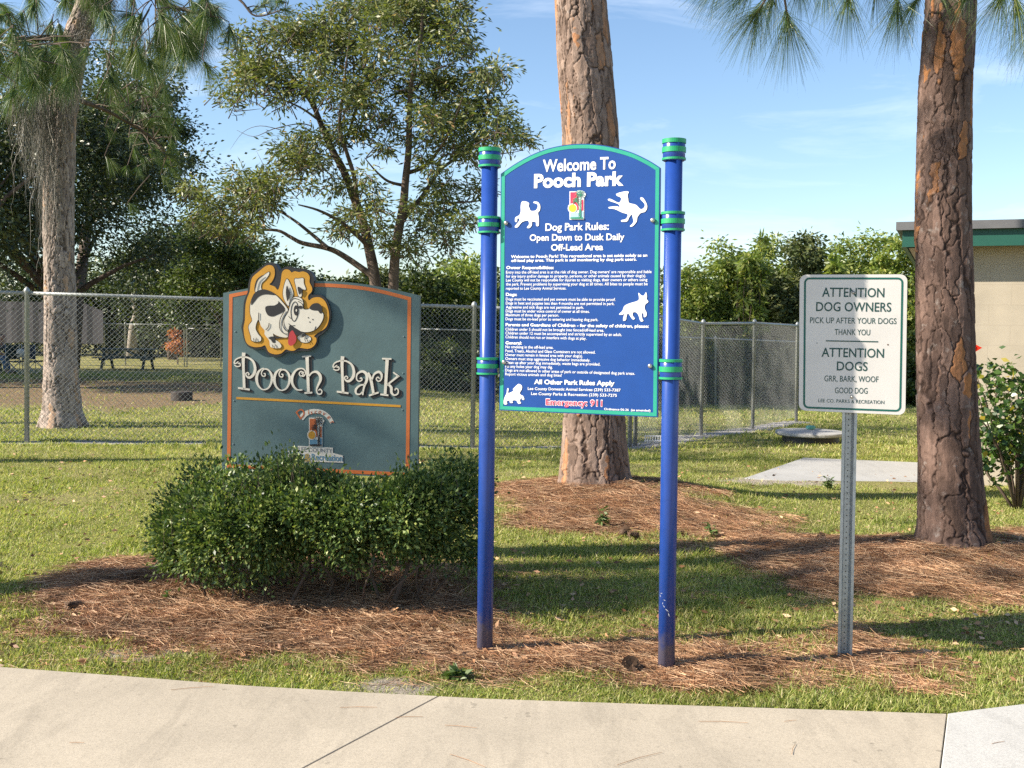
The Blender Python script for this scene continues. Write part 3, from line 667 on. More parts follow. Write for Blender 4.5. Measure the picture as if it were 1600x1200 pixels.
# ------------------------------------------------------------------ fences
def chain(pts_bot, pts_top, name, mat, parent, c=.0315, rad=.0017):
    A, B = [np.array(p) for p in pts_bot], [np.array(p) for p in pts_top]
    A0, A1 = A; T0, T1 = B; L = np.linalg.norm(A1 - A0); n = int(L / c); rows = int(np.linalg.norm(T0 - A0) / c)
    i = np.arange(n)[:, None]; k = np.arange(rows + 1)[None]
    col = i + ((k + i) % 2); s = col / n; t = k / rows * np.ones_like(s)
    s = s[..., None]; t = t[..., None]
    p = (A0 * (1 - s) + A1 * s) * (1 - t) + (T0 * (1 - s) + T1 * s) * t
    nrm = np.cross(A1 - A0, T0 - A0); nrm /= np.linalg.norm(nrm)
    p = p + nrm * (rad * .8 * np.where((k + i) % 2 == 0, 1, -1))[..., None]
    a = p[:, :-1].reshape(-1, 3); b = p[:, 1:].reshape(-1, 3); d = b - a; d /= np.linalg.norm(d, axis=1, keepdims=True)
    s1 = np.cross(d, nrm); offs = [s1 * rad, -s1 * rad * .5 + nrm * rad * .87, -s1 * rad * .5 - nrm * rad * .87]
    v = np.stack([a + o for o in offs] + [b + o for o in offs], 1).reshape(-1, 3); base = (np.arange(len(a)) * 6)[:, None]
    f = (base[:, None] + np.array([[0, 1, 4, 3], [1, 2, 5, 4], [2, 0, 3, 5]])[None]).reshape(-1, 4)
    return obj(name, v, f, mat, parent)
def fence(name, posts, label, c=.0315, rad=.0021, pr_=.03, ends=(0, 0), rail_r=.022, capped=True):
    root = thing(name, Vector(posts[0][0]), label, 'fence')
    for b, tp in posts:
        b, tp = Vector(b), Vector(tp); ax = (tp - b).normalized(); hh = (tp - b).length
        v, f = lathe(b - ax * .25, ax, [(0, pr_), (hh + .25, pr_)] + ([(hh + .26, pr_ * 1.25), (hh + .29, pr_ * 1.2), (hh + .315, pr_ * .7), (hh + .325, .004)] if capped else [(hh + .255, .004)]), 16); obj('post', v, f, M['fence_metal'], root, True)
    mb = MB()
    for (b0, t0), (b1, t1) in zip(posts[:-1], posts[1:]):
        t0, t1 = Vector(t0), Vector(t1); mb.tube([t0, t0.lerp(t1, .33), t0.lerp(t1, .66), t1], rail_r, 12)
    mb.build('top_rail', M['fence_metal'], root, True)
    for (b0, t0), (b1, t1) in zip(posts[:-1], posts[1:]):
        o = Vector((0, -.025, 0)) if abs(Vector(b1).y - Vector(b0).y) < 2 else Vector((-.025, 0, 0))
        lift = Vector((0, 0, .03)); chain((Vector(b0) + o + lift, Vector(b1) + o + lift), (Vector(t0) + o + lift, Vector(t1) + o + lift), 'chain_link', M['wire'], root, c, rad)
    return root
mid01 = tuple((FP[0][i] + FP[1][i]) / 2 for i in (0, 1)); left0 = tuple(FP[0][i] * 2 - mid01[i] for i in (0, 1))
fence('chain_link_fence', [left0, FP[0], mid01, FP[1], FP[2]], 'galvanised chain link fence running across behind the grey green sign')
fence('chain_link_fence', [(FP[2][0] + Vector((.09, .14, 0)), FP[2][1] + Vector((.09, .14, 0))), FP[3], FP[4], FP[5]], 'side chain link fence running back to the right behind the blue sign')
# the far run that shows through the side fence
def bpost(x, yb, yt, d): return P(x, yb, d), P(x, yt, d)
fence('chain_link_fence', [bpost(420, 602, 503, 28.5), bpost(655, 612, 514, 28.2), bpost(882, 624, 520, 28), bpost(1118, 637, 529, 27.8), bpost(1290, 648, 536, 27.6)], 'back chain link fence with a pale top rail seen through the side fence', .05, .0019, .028, rail_r=.022)
dF = 44
def zz_(x, d): return float(zf(P(x, 550, d).x, d))
def gp(x, d, h):
    q = P(x, 550, d); z = zz_(x, d); return Vector((q.x, d, z)), Vector((q.x, d, z + h))
fence('chain_link_fence', [gp(x, dF, 1.7) for x in (-60, 30, 122, 163, 196, 288, 345, 420)], 'dark chain link fence far across the dog park behind the picnic table', .07, .0028, .028, rail_r=.02)
fence('chain_link_gate', [gp(292, dF - .3, 1.55), gp(345, dF - .3, 1.55)], 'chain link gate in the far fence right of the picnic table', .07, .0028, .03)['category'] = 'gate'

# ------------------------------------------------------------------ background trees
def ptree(px, pyb, d, pytop, halfw, mat, label, seed, name='tree', cat_='tree', n=9000, low=.25, ls=.16, lw=.08, ncl=60, trunk=.14, dep=None, clump=.34, group=None, lean=(0, 0)):
    b = P(px, pyb, d); b.z = float(zf(b.x, b.y)); tp = P(px, pytop, d); wdt = halfw * d / F
    return bushy_tree(name, b, tp.z - b.z, (wdt, dep or wdt), mat, label, cat_, n, ls, lw, ncl, trunk, seed, low, group, clump, lean)
# left wood
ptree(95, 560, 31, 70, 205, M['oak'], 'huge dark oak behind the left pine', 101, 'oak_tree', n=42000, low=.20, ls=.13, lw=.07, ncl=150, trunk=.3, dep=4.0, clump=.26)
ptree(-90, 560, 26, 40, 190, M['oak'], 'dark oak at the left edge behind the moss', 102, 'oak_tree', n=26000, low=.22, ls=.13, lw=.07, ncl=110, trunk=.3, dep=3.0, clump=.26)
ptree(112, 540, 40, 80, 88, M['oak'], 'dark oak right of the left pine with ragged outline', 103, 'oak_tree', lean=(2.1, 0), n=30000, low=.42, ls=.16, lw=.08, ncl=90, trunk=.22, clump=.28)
ptree(366, 540, 44, 345, 80, M['hedge'], 'round grey green tree left of the sign top', 104, 'oak_tree', lean=(-.8, 0), n=20000, low=.2, ls=.17, lw=.08, ncl=80, trunk=.2, clump=.26)
ptree(270, 535, 53, 340, 90, M['oak'], 'low dark tree above the picnic table', 105, 'oak_tree', n=16000, low=.06, ls=.2, lw=.1, ncl=60, trunk=.2)
ptree(395, 540, 50, 370, 70, M['oak'], 'small dark tree just left of the grey green sign', 106, 'oak_tree', n=9000, low=.1, ls=.2, lw=.1, ncl=60, trunk=.2)
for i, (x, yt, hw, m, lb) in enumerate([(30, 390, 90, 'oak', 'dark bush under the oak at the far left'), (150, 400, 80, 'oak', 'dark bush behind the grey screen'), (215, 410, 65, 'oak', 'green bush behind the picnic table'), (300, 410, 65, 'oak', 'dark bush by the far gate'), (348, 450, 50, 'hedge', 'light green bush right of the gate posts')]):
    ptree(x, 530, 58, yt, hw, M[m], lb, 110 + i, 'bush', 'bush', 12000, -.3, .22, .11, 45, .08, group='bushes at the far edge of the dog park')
ptree(277, 548, 47, 508, 14, M['rustleaf'], 'small rust red shrub standing by the far gate', 118, 'shrub', 'shrub', 900, .05, .13, .08, 14, .03)
b = P(205, 548, 54); b.z = float(zf(b.x, b.y)); o = thing('bare_trunk', b, 'pale leaning trunk behind the picnic table', 'tree trunk'); MB().tube([b - Vector((0, 0, .2)), P(208, 510, 54), P(214, 488, 54), P(205, 460, 54)], [.28, .2, .16, .12], 9).build('trunk', paint('pale_bark', (.30, .26, .22), .9, .2, 6), o, True)
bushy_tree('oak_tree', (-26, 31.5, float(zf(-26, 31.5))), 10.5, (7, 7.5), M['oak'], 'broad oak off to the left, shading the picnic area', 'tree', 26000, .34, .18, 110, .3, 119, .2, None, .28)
# hedge behind the middle
mid_h = [(450, 400, 60, 'hedge', 'dark hedge tree behind the grey green sign top'), (520, 415, 60, 'hedge', 'pale hedge tree behind the big forked tree'), (600, 405, 55, 'far', 'hazy low tree under the fork of the big tree'), (670, 395, 55, 'hedge', 'green hedge tree right of the big trunk'), (725, 380, 50, 'sunny', 'olive hedge tree left of the blue post'), (790, 400, 45, 'hedge', 'hedge tree behind the left blue post'), (860, 390, 55, 'hedge', 'hedge tree hidden behind the blue panel'), (960, 400, 60, 'hedge', 'hedge tree behind the blue panel beside the middle pine')]
for i, (x, yt, hw, m, lb) in enumerate(mid_h):
    ptree(x, 600 + (x - 450) * .04, 33 + (i % 3) * 1.6, yt + (i % 2) * 10, hw, M[m], lb, 130 + i, 'hedge_tree', 'tree', 12000, -.15, .15, .075, 70, .1, clump=.28)
for i in range(9):
    x = 440 + i * 62; ptree(x, 605, 31 + (i % 2), 505 + (i * 37) % 25, 44, M['hedge'], ['low bush under the hedge behind the sign', 'low bush behind the sign middle', 'low bush behind the sign right part', 'low bush right of the sign edge', 'low bush left of the blue post', 'low bush behind the blue post', 'low bush behind the panel left', 'low bush behind the panel middle', 'low bush behind the panel right'][i], 150 + i, 'bush', 'bush', 9000, -.45, .14, .07, 40, .06)
# sunny shrubs at right, behind the back fence
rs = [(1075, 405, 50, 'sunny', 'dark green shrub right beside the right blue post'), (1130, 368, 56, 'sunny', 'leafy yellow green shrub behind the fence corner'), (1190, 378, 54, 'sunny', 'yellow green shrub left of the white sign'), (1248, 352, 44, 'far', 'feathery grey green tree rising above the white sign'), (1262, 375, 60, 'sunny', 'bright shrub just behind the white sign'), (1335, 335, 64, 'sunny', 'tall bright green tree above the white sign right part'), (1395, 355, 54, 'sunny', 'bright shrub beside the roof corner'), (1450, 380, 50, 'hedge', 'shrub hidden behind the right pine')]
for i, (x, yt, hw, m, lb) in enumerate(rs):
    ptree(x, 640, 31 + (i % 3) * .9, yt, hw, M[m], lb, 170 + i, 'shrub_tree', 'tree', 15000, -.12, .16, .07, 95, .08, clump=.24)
for i in range(8):
    x = 1060 + i * 52; ptree(x, 640, 29.6, 515 + (i * 53) % 40, 46, M['hedge'], ['low bush behind the back fence next to the right blue post', 'low bush behind the back fence post', 'low bush behind the back fence middle', 'low bush left of the far fence corner', 'low bush behind the white sign left edge', 'low bush behind the white sign', 'low bush behind the white sign right edge', 'low bush between white sign and right pine'][i], 190 + i, 'bush', 'bush', 10000, -.45, .14, .07, 40, .06)
# thin upright shoots
for i, (x, yt) in enumerate([(1182, 358), (1163, 372), (1300, 366)]):
    ptree(x, 640, 30.2, yt, 9, M['sunny'], ['single upright leafy shoot above the shrubs left of the white sign', 'shorter leafy shoot beside the upright one', 'leafy shoot above the white sign middle'][i], 205 + i, 'shoot', 'shoot', 700, .3, .26, .08, 22, .03, clump=.2)
# distant tree line
r = np.random.default_rng(61); n = 26000; x = r.uniform(-75, 75, n); top_ = 5.2 + 2.6 * vn(x, 0 * x, .18, 3) + 1.2 * vn(x, 0 * x, .7, 4)
pts = np.stack([x, 95 + r.normal(0, 2.5, n), -.9 + top_ * r.random(n) ** .8], 1); v, f = leaf_mesh(pts, .55, .35, r)
tag(obj('treeline', v, f, M['far']), 'far low tree line along the horizon', 'trees', kind='stuff')

# the big forked tree in the park
dB = 26.0; base = P(625, 585, dB); base.z = float(zf(base.x, base.y)); big = thing('forked_tree', base, 'large olive leaved tree with several forking trunks behind the grey green sign', 'tree')
zb = lambda q, d=dB: P(340 + q[0] / 3, q[1] / 3, d)
LIM = [([(760, 1500), (735, 1300), (715, 1190), (680, 1040), (640, 930), (590, 800), (530, 690), (480, 570), (440, 480), (350, 360), (290, 260)], .24, .3), ([(810, 1700), (825, 1300), (840, 1130), (870, 960), (880, 850), (895, 700), (900, 500), (910, 380), (950, 200), (960, 60)], .22, -.4),
       ([(705, 1150), (640, 1090), (560, 1030), (470, 985), (380, 960)], .11, -1), ([(735, 1300), (600, 1205), (520, 1165), (400, 1140), (340, 1110), (280, 1080), (160, 1070), (20, 1000)], .13, .5), ([(520, 1165), (420, 1080), (340, 1020), (260, 980), (120, 960)], .08, 1),
       ([(840, 1080), (890, 1000), (960, 920), (1040, 800), (1120, 740), (1200, 660), (1300, 600)], .12, 1), ([(878, 870), (800, 850), (740, 800), (690, 740)], .07, -1), ([(890, 810), (970, 780), (1040, 700), (1100, 590), (1150, 450)], .09, -1), ([(940, 955), (1090, 950), (1230, 940), (1300, 900)], .06, .5),
       ([(655, 960), (640, 830), (600, 700), (570, 600), (590, 420), (600, 330), (620, 150)], .1, -.8), ([(610, 640), (660, 480), (700, 400), (760, 250)], .06, .6), ([(470, 560), (380, 500), (250, 450), (120, 440)], .05, -.6), ([(440, 590), (380, 580), (260, 605), (170, 640), (90, 610)], .025, .2), ([(300, 610), (200, 590), (120, 620), (60, 700)], .015, .1),
       ([(480, 570), (430, 380), (420, 200)], .06, .8), ([(905, 420), (1000, 350), (1080, 200)], .06, .7), ([(560, 740), (450, 720), (380, 760)], .04, -.5)]
r = np.random.default_rng(71); mb = MB()
for pts, r0, dz_ in LIM:
    k = len(pts); q = [zb(p, dB + dz_ * 2.0 * (i / (k - 1)) ** 1.2) for i, p in enumerate(pts)]
    q = [Vector(p) for p in catmull([tuple(a) for a in q], 4)]; mb.tube(q, list(np.linspace(r0 * .62, r0 * .14, len(q))), 9, False)
CL = [(250, 180, 110), (120, 200, 70), (100, 380, 80), (60, 460, 50), (180, 330, 90), (300, 330, 90), (400, 120, 90), (480, 160, 100), (560, 120, 90), (640, 80, 60), (600, 230, 100), (480, 280, 90), (380, 420, 80), (300, 440, 60), (700, 200, 90), (780, 80, 100), (850, 160, 110), (950, 60, 110), (1050, 60, 90), (1080, 180, 100), (1150, 230, 60), (960, 220, 90), (800, 320, 80), (880, 400, 70), (700, 330, 80), (650, 420, 70), (560, 430, 80), (620, 520, 80), (720, 500, 60), (780, 560, 60), (1000, 400, 90), (1080, 420, 110), (1180, 430, 90), (1280, 350, 70), (1260, 500, 80), (1350, 600, 90), (1420, 640, 50), (1250, 620, 80), (1130, 560, 90), (1030, 560, 70), (950, 500, 70), (880, 620, 60), (1180, 740, 70), (1080, 660, 70), (1000, 750, 60), (760, 700, 50), (560, 660, 70), (450, 620, 70), (400, 740, 90), (330, 720, 60), (480, 780, 70), (300, 850, 80), (200, 840, 70), (100, 850, 60), (60, 940, 80), (170, 930, 80), (250, 960, 70), (60, 1040, 70), (-40, 960, 80), (-100, 900, 60), (-150, 900, 50), (160, 1030, 60), (-60, 1030, 60), (550, 850, 60), (700, 860, 60), (760, 950, 50), (600, 1000, 60), (560, 1100, 60), (740, 1060, 60), (1050, 900, 70), (1100, 950, 60), (1150, 1030, 60), (1000, 1060, 80), (950, 980, 60), (900, 1150, 70), (1060, 1130, 70), (800, 1170, 50), (1200, 850, 60), (650, 620, 60), (820, 20, 80), (900, -60, 90), (1060, -60, 90), (700, -10, 60), (1130, 60, 60), (560, 40, 50), (1190, 330, 60)]
parts = []
for cx, cy, cr in CL:
    for _ in range(4):
        q = np.array([cx, cy]) + r.normal(0, cr * .42, 2); d = dB + r.normal(0, 1.1); c0 = np.array(zb(q, d)); rad = cr / 3 * dB / F * r.uniform(.4, .8)
        n = int(150 * (cr / 80) ** 2); off = r.normal(size=(n, 3)) * rad * np.array([.8, .9, .55])
        parts.append(leaf_mesh(c0 + off, .165, .046, r, off / rad + r.normal(size=off.shape) * .7, .2, .35))
        e = Vector(c0); nearest = None
        for _k in range(3):
            s0 = e + Vector((r.normal(0, .2), r.normal(0, .3), -rad * r.uniform(1, 2))); e1 = e + Vector(r.normal(size=3)) * rad * .8; mb.tube([s0, s0.lerp(e1, .5) + Vector((.05, 0, 0)), e1], [.016, .010, .004], 4, False)
v, f = cat(parts); obj('crown', v, f, M['gum'], big); mb.build('trunk', M['limb'], big, True)

# ------------------------------------------------------------------ clipped shrub in front of the sign
bc = Vector((-1.03, 5.88, float(zf(-1.03, 5.88)))); shrub = thing('clipped_shrub', bc, 'wide dark green small leaved shrub below the grey green sign', 'shrub')
r = np.random.default_rng(81)
def shrub_top(x):    # top of the shrub by photo column
    return np.interp(x, [230, 260, 300, 350, 400, 440, 470, 500, 560, 640, 690, 730, 745, 750], [846, 822, 782, 758, 742, 726, 728, 744, 754, 756, 756, 766, 786, 816])
def shrub_bot(x): return np.interp(x, [230, 270, 310, 350, 400, 450, 520, 600, 680, 745], [845, 866, 892, 912, 908, 890, 880, 874, 860, 838])
N = 62000; cx_ = r.uniform(258, 732, N); uu = r.random(N)
tt, bb = shrub_top(cx_) + 26 * (vn(cx_, 0 * cx_, .028, 31) - .5) + 14 * (vn(cx_, 0 * cx_, .08, 32) - .5), shrub_bot(cx_) + 26 * (vn(cx_, 0 * cx_, .03, 33) - .5); halfd = .66 * np.sqrt(np.clip(1 - ((cx_ - 493) / 245) ** 2, .02, 1)); halfd = halfd * np.where(r.random(N) < 2, 1, 1)
# front, top and back skin of the mass
ph = r.uniform(-.5, 1.25, N) * np.pi / 2 * 1.0 ; ph = r.uniform(-1.25, 1.9, N)       # -: under, 0: front, pi/2: top
inner = 1 - .30 * r.random(N) ** 2 + .05 * (vn(cx_ * .02, ph * 2, 2.2, 1) - .5)
vert = np.sin(ph); front = -np.cos(ph)
yc = (tt + bb) / 2; dctr = 5.88
dep = dctr + halfd * front * inner * np.where(vert < 0, 1 + .45 * vert, 1)
hpx = (bb - tt) / 2 * (.93 + .14 * vn(cx_ * .03, ph * 3, 1.5, 7))
pv = yc - hpx * vert * inner
pts = np.zeros((N, 3)); nr_ = np.zeros((N, 3))
A = np.array([tuple(P(0, 0, 1.) - Vector((0, 0, CAMZ)))]) ; 
rx = CMn @ np.stack([(cx_ - 800) / F, (600 - pv) / F, -np.ones(N)]); rx = rx / rx[1]
ctr_scale = dctr + (dep - dctr) * .35
pts = (rx * np.minimum(dep, dctr + .1)).T + np.array([0, 0, CAMZ]); pts[:, 1] = dep
nr_[:, 1] = front; nr_[:, 2] = vert; nr_[:, 0] = (cx_ - 490) / 268 * .6
lumps = (vn(pts[:, 0], pts[:, 2] + pts[:, 1], 7, 3) - .5) * .20 + (vn(pts[:, 0], pts[:, 2] - pts[:, 1], 2.6, 9) - .5) * .30; pts += nr_ * lumps[:, None] + r.normal(0, .012, (N, 3))
ok = pts[:, 2] > zf(pts[:, 0], pts[:, 1]) + .13 + .1 * vn(pts[:, 0], pts[:, 1], 6, 4)
gap = vn(pts[:, 0], pts[:, 2], 10, 5); ok &= r.random(N) < .35 + 1.3 * gap
pts, nr_ = pts[ok], nr_[ok]
sel = r.permutation(len(pts))[:760]; cc_, cn = pts[sel], nr_[sel]; cn = cn / np.linalg.norm(cn, axis=1, keepdims=True)
push = r.normal(-.02, .035, (len(sel), 1)); cc_ = cc_ + cn * push
k_ = r.integers(0, len(sel), 60000); rad_ = r.uniform(.026, .055, len(sel))[k_][:, None]; off = r.normal(size=(60000, 3)); off += cn[k_] * .5
lp_ = cc_[k_] + off * rad_; ok = lp_[:, 2] > zf(lp_[:, 0], lp_[:, 1]) + .10
v1 = leaf_mesh(lp_[ok], .028, .0155, r, (off + cn[k_] * .8 + r.normal(size=off.shape) * .8)[ok])
# upright sprigs along the top
sp = []; mbt = MB()
for i in range(260):
    x = r.uniform(255, 738); hgt = r.uniform(.02, .075) * (1.9 if (440 < x < 480 and r.random() < .6) or (x > 655 and r.random() < .3) else 1)
    d = dctr + r.uniform(-.42, .35); q = P(x, shrub_top(x) + r.uniform(4, 20), d); tip = q + Vector((r.normal(0, .02), r.normal(0, .02), hgt))
    mbt.tube([q - Vector((0, 0, .08)), tip], [.0022, .0012], 4)
    n = int(6 + hgt * 160); k = r.random(n)[:, None]; c0 = np.array(q) * (1 - k) + np.array(tip) * k
    sp.append(leaf_mesh(c0, .028, .014, r, r.normal(size=(n, 3)) + [0, 0, .8]))
# hanging bits below
for i in range(150):
    x = r.uniform(260, 735); d = dctr + r.uniform(-.45, .1); q = P(x, shrub_bot(x) - 14, d); n = 16
    sp.append(leaf_mesh(np.array(q) + r.normal(0, .045, (n, 3)) - [0, 0, .03], .026, .013, r))
v, f = cat([v1] + sp); obj('leaves', v, f, M['shrub'], shrub)
for x, y, hx, hy, rr_0 in [(-.62, 5.55, -.5, 5.7, .022), (-.66, 5.6, -.85, 5.65, .016), (-1.15, 5.5, -1.0, 5.7, .016), (-.55, 5.95, -.4, 5.9, .016)]:
    b0 = Vector((x, y, float(zf(x, y)) - .03)); mbt.tube([b0, b0.lerp(Vector((hx, hy, .35)), .5) + Vector((.02, 0, .02)), Vector((hx, hy, .42))], [rr_0 * .65, rr_0 * .5, rr_0 * .3], 8)
for i in range(34):
    x = r.uniform(-1.6, -.45); y = 5.85 + r.uniform(-.32, .35); b0 = Vector((x, y, float(zf(x, y)) - .03)); tp = b0 + Vector((r.normal(0, .10) + (x + 1.05) * .25, r.normal(0, .12), r.uniform(.25, .40)))
    mid_ = b0.lerp(tp, .5) + Vector((r.normal(0, .04), r.normal(0, .04), 0)); mbt.tube([b0, mid_, tp], [.006 * r.uniform(.5, 1.3), .005, .003], 6)
mbt.build('stems', M['twig'], shrub, True)

# ------------------------------------------------------------------ sign drawing tools
class Plane:
    def __init__(s, tl, tr, bl):
        s.o = tl; s.u = (tr - tl).normalized(); v = tl - bl; s.v = (v - s.u * v.dot(s.u)).normalized(); s.n = s.u.cross(s.v)
    def uv(s, px, py):
        r_ = ray(px, py); t_ = (s.o - Vector((0, 0, CAMZ))).dot(s.n) / r_.dot(s.n); p = Vector((0, 0, CAMZ)) + r_ * t_ - s.o
        return np.array([p.dot(s.u), p.dot(s.v)])
    def w(s, q, h=0): return s.o + s.u * float(q[0]) + s.v * float(q[1]) + s.n * h
def zoomer(pl, ox, oy, k): return lambda p: pl.uv(ox + p[0] / k, oy + p[1] / k)
def fill(pl, polys, h, th=.0012):
    """flat shapes with a little thickness"""
    mb = MB()
    for pts in polys:
        n = len(pts); a = [pl.w(p, h) for p in pts]; b = [pl.w(p, h - th) for p in pts]
        tri = tessellate_polygon([[Vector((p[0], p[1], 0)) for p in pts]])
        area = sum(pts[i][0] * pts[(i + 1) % n][1] - pts[(i + 1) % n][0] * pts[i][1] for i in range(n)); sg = area > 0
        fs = []
        for t_ in tri:
            x0, x1, x2 = (pts[i] for i in t_); cr = (x1[0] - x0[0]) * (x2[1] - x0[1]) - (x2[0] - x0[0]) * (x1[1] - x0[1])
            fs.append(tuple(t_) if cr > 0 else tuple(t_)[::-1])
        for i in range(n):
            j = (i + 1) % n; fs.append((i, i + n, j + n, j) if sg else (j, j + n, i + n, i))
        mb.add(a + b, fs)
    return mb
def stroke_poly(pts, wid, k=6, smooth=True):
    q = catmull(pts, k) if smooth and len(pts) > 2 else [np.array(p, float) for p in pts]
    n = len(q); w0 = np.interp(np.linspace(0, 1, n), np.linspace(0, 1, len(wid)), wid) if hasattr(wid, '__len__') else np.full(n, wid)
    L, Rr = [], []
    for i in range(n):
        t_ = q[min(i + 1, n - 1)] - q[max(i - 1, 0)]; t_ = t_ / (np.linalg.norm(t_) + 1e-12); nn = np.array([-t_[1], t_[0]])
        L.append(q[i] + nn * w0[i] / 2); Rr.append(q[i] - nn * w0[i] / 2)
    return L, Rr
def strokes(pl, items, h, th=.0012):
    mb = MB()
    for L, Rr in items:
        n = len(L); a = [pl.w(p, h) for p in L] + [pl.w(p, h) for p in Rr] + [pl.w(p, h - th) for p in L] + [pl.w(p, h - th) for p in Rr]; fs = []
        for i in range(n - 1):
            fs += [(i, n + i, n + i + 1, i + 1), (2 * n + i, i, i + 1, 2 * n + i + 1), (n + i, 3 * n + i, 3 * n + i + 1, n + i + 1)]
        fs += [(0, 2 * n, 3 * n, n), (n - 1, 2 * n - 1, 4 * n - 1, 3 * n - 1)]
        mb.add(a, fs)
    return mb
_tc = {}
def glyphs(s, bold=0.0, shear=0):
    key = (s, bold, shear)
    if key not in _tc:
        cu = bpy.data.curves.new('lettering', 'FONT'); cu.body = s; cu.size = 1; cu.offset = bold; cu.shear = shear; cu.resolution_u = 3
        ob = link(bpy.data.objects.new('lettering', cu)); bpy.context.view_layer.update()
        me = ob.evaluated_get(bpy.context.evaluated_depsgraph_get()).to_mesh()
        v = np.array([q.co[:2] for q in me.vertices]); fs = [tuple(p.vertices) for p in me.polygons]
        bpy.data.objects.remove(ob); bpy.data.curves.remove(cu); _tc[key] = (v, fs)
    return _tc[key]
CAP = glyphs('H')[0][:, 1].max()
def text(pl, mb, s, p0, p1, cap, h, bold=0.0, shear=0, grow=0):
    """lettering from plane point p0 to p1 (baseline), cap height in metres"""
    v, fs = glyphs(s, bold, shear); x0, x1 = v[:, 0].min(), v[:, 0].max(); p0, p1 = np.array(p0), np.array(p1); d = p1 - p0; up = np.array([0, 1.])
    V = [pl.w(p0 + d * ((q[0] - x0) / (x1 - x0)) + up * (q[1] / CAP * cap), h) for q in v]
    b = len(mb.v); mb.v += [tuple(p) for p in V]
    for f_ in fs:
        x_ = [v[i] for i in f_[:3]]; cr = (x_[1][0] - x_[0][0]) * (x_[2][1] - x_[0][1]) - (x_[2][0] - x_[0][0]) * (x_[1][1] - x_[0][1])
        mb.f.append(tuple(i + b for i in (f_ if cr > 0 else f_[::-1])))
def offset_poly(pts, d):
    n = len(pts); out = []; pts = [np.array(p, float) for p in pts]
    ar = sum(pts[i][0] * pts[(i + 1) % n][1] - pts[(i + 1) % n][0] * pts[i][1] for i in range(n)); sg = 1 if ar > 0 else -1
    for i in range(n):
        e1 = pts[i] - pts[i - 1]; e2 = pts[(i + 1) % n] - pts[i]; e1 /= np.linalg.norm(e1) + 1e-12; e2 /= np.linalg.norm(e2) + 1e-12
        n1 = np.array([-e1[1], e1[0]]) * sg; n2 = np.array([-e2[1], e2[0]]) * sg; b_ = n1 + n2; out.append(pts[i] + b_ / (b_.dot(b_) / 2 + 1e-9) * d if b_.dot(b_) > .2 else pts[i] + n1 * d)
    return out
def ringband(pl, outer, d, h, th=.0012):
    inn = offset_poly(outer, d); n = len(outer); mb = MB()
    mb.add([pl.w(p, h) for p in outer] + [pl.w(p, h) for p in inn] + [pl.w(p, h - th) for p in outer] + [pl.w(p, h - th) for p in inn], [(i, (i + 1) % n, n + (i + 1) % n, n + i) for i in range(n)] + [(2 * n + i, 2 * n + (i + 1) % n, (i + 1) % n, i) for i in range(n)] + [(n + i, n + (i + 1) % n, 3 * n + (i + 1) % n, 3 * n + i) for i in range(n)])
    return mb
def fixn(o):
    import bmesh as bm_
    b = bm_.new(); b.from_mesh(o.data); bm_.ops.recalc_face_normals(b, faces=b.faces); b.to_mesh(o.data); b.free(); return o
def board(name, pl, outline, th, mat, parent, h=0): return fixn(fill(pl, [outline], h, th).build(name, mat, parent))
def ell(c, rx_, ry_, n=28, rot=0): return [(c[0] + rx_ * math.cos(a) * math.cos(rot) - ry_ * math.sin(a) * math.sin(rot), c[1] + rx_ * math.cos(a) * math.sin(rot) + ry_ * math.sin(a) * math.cos(rot)) for a in np.linspace(0, 2 * np.pi, n, endpoint=False)]
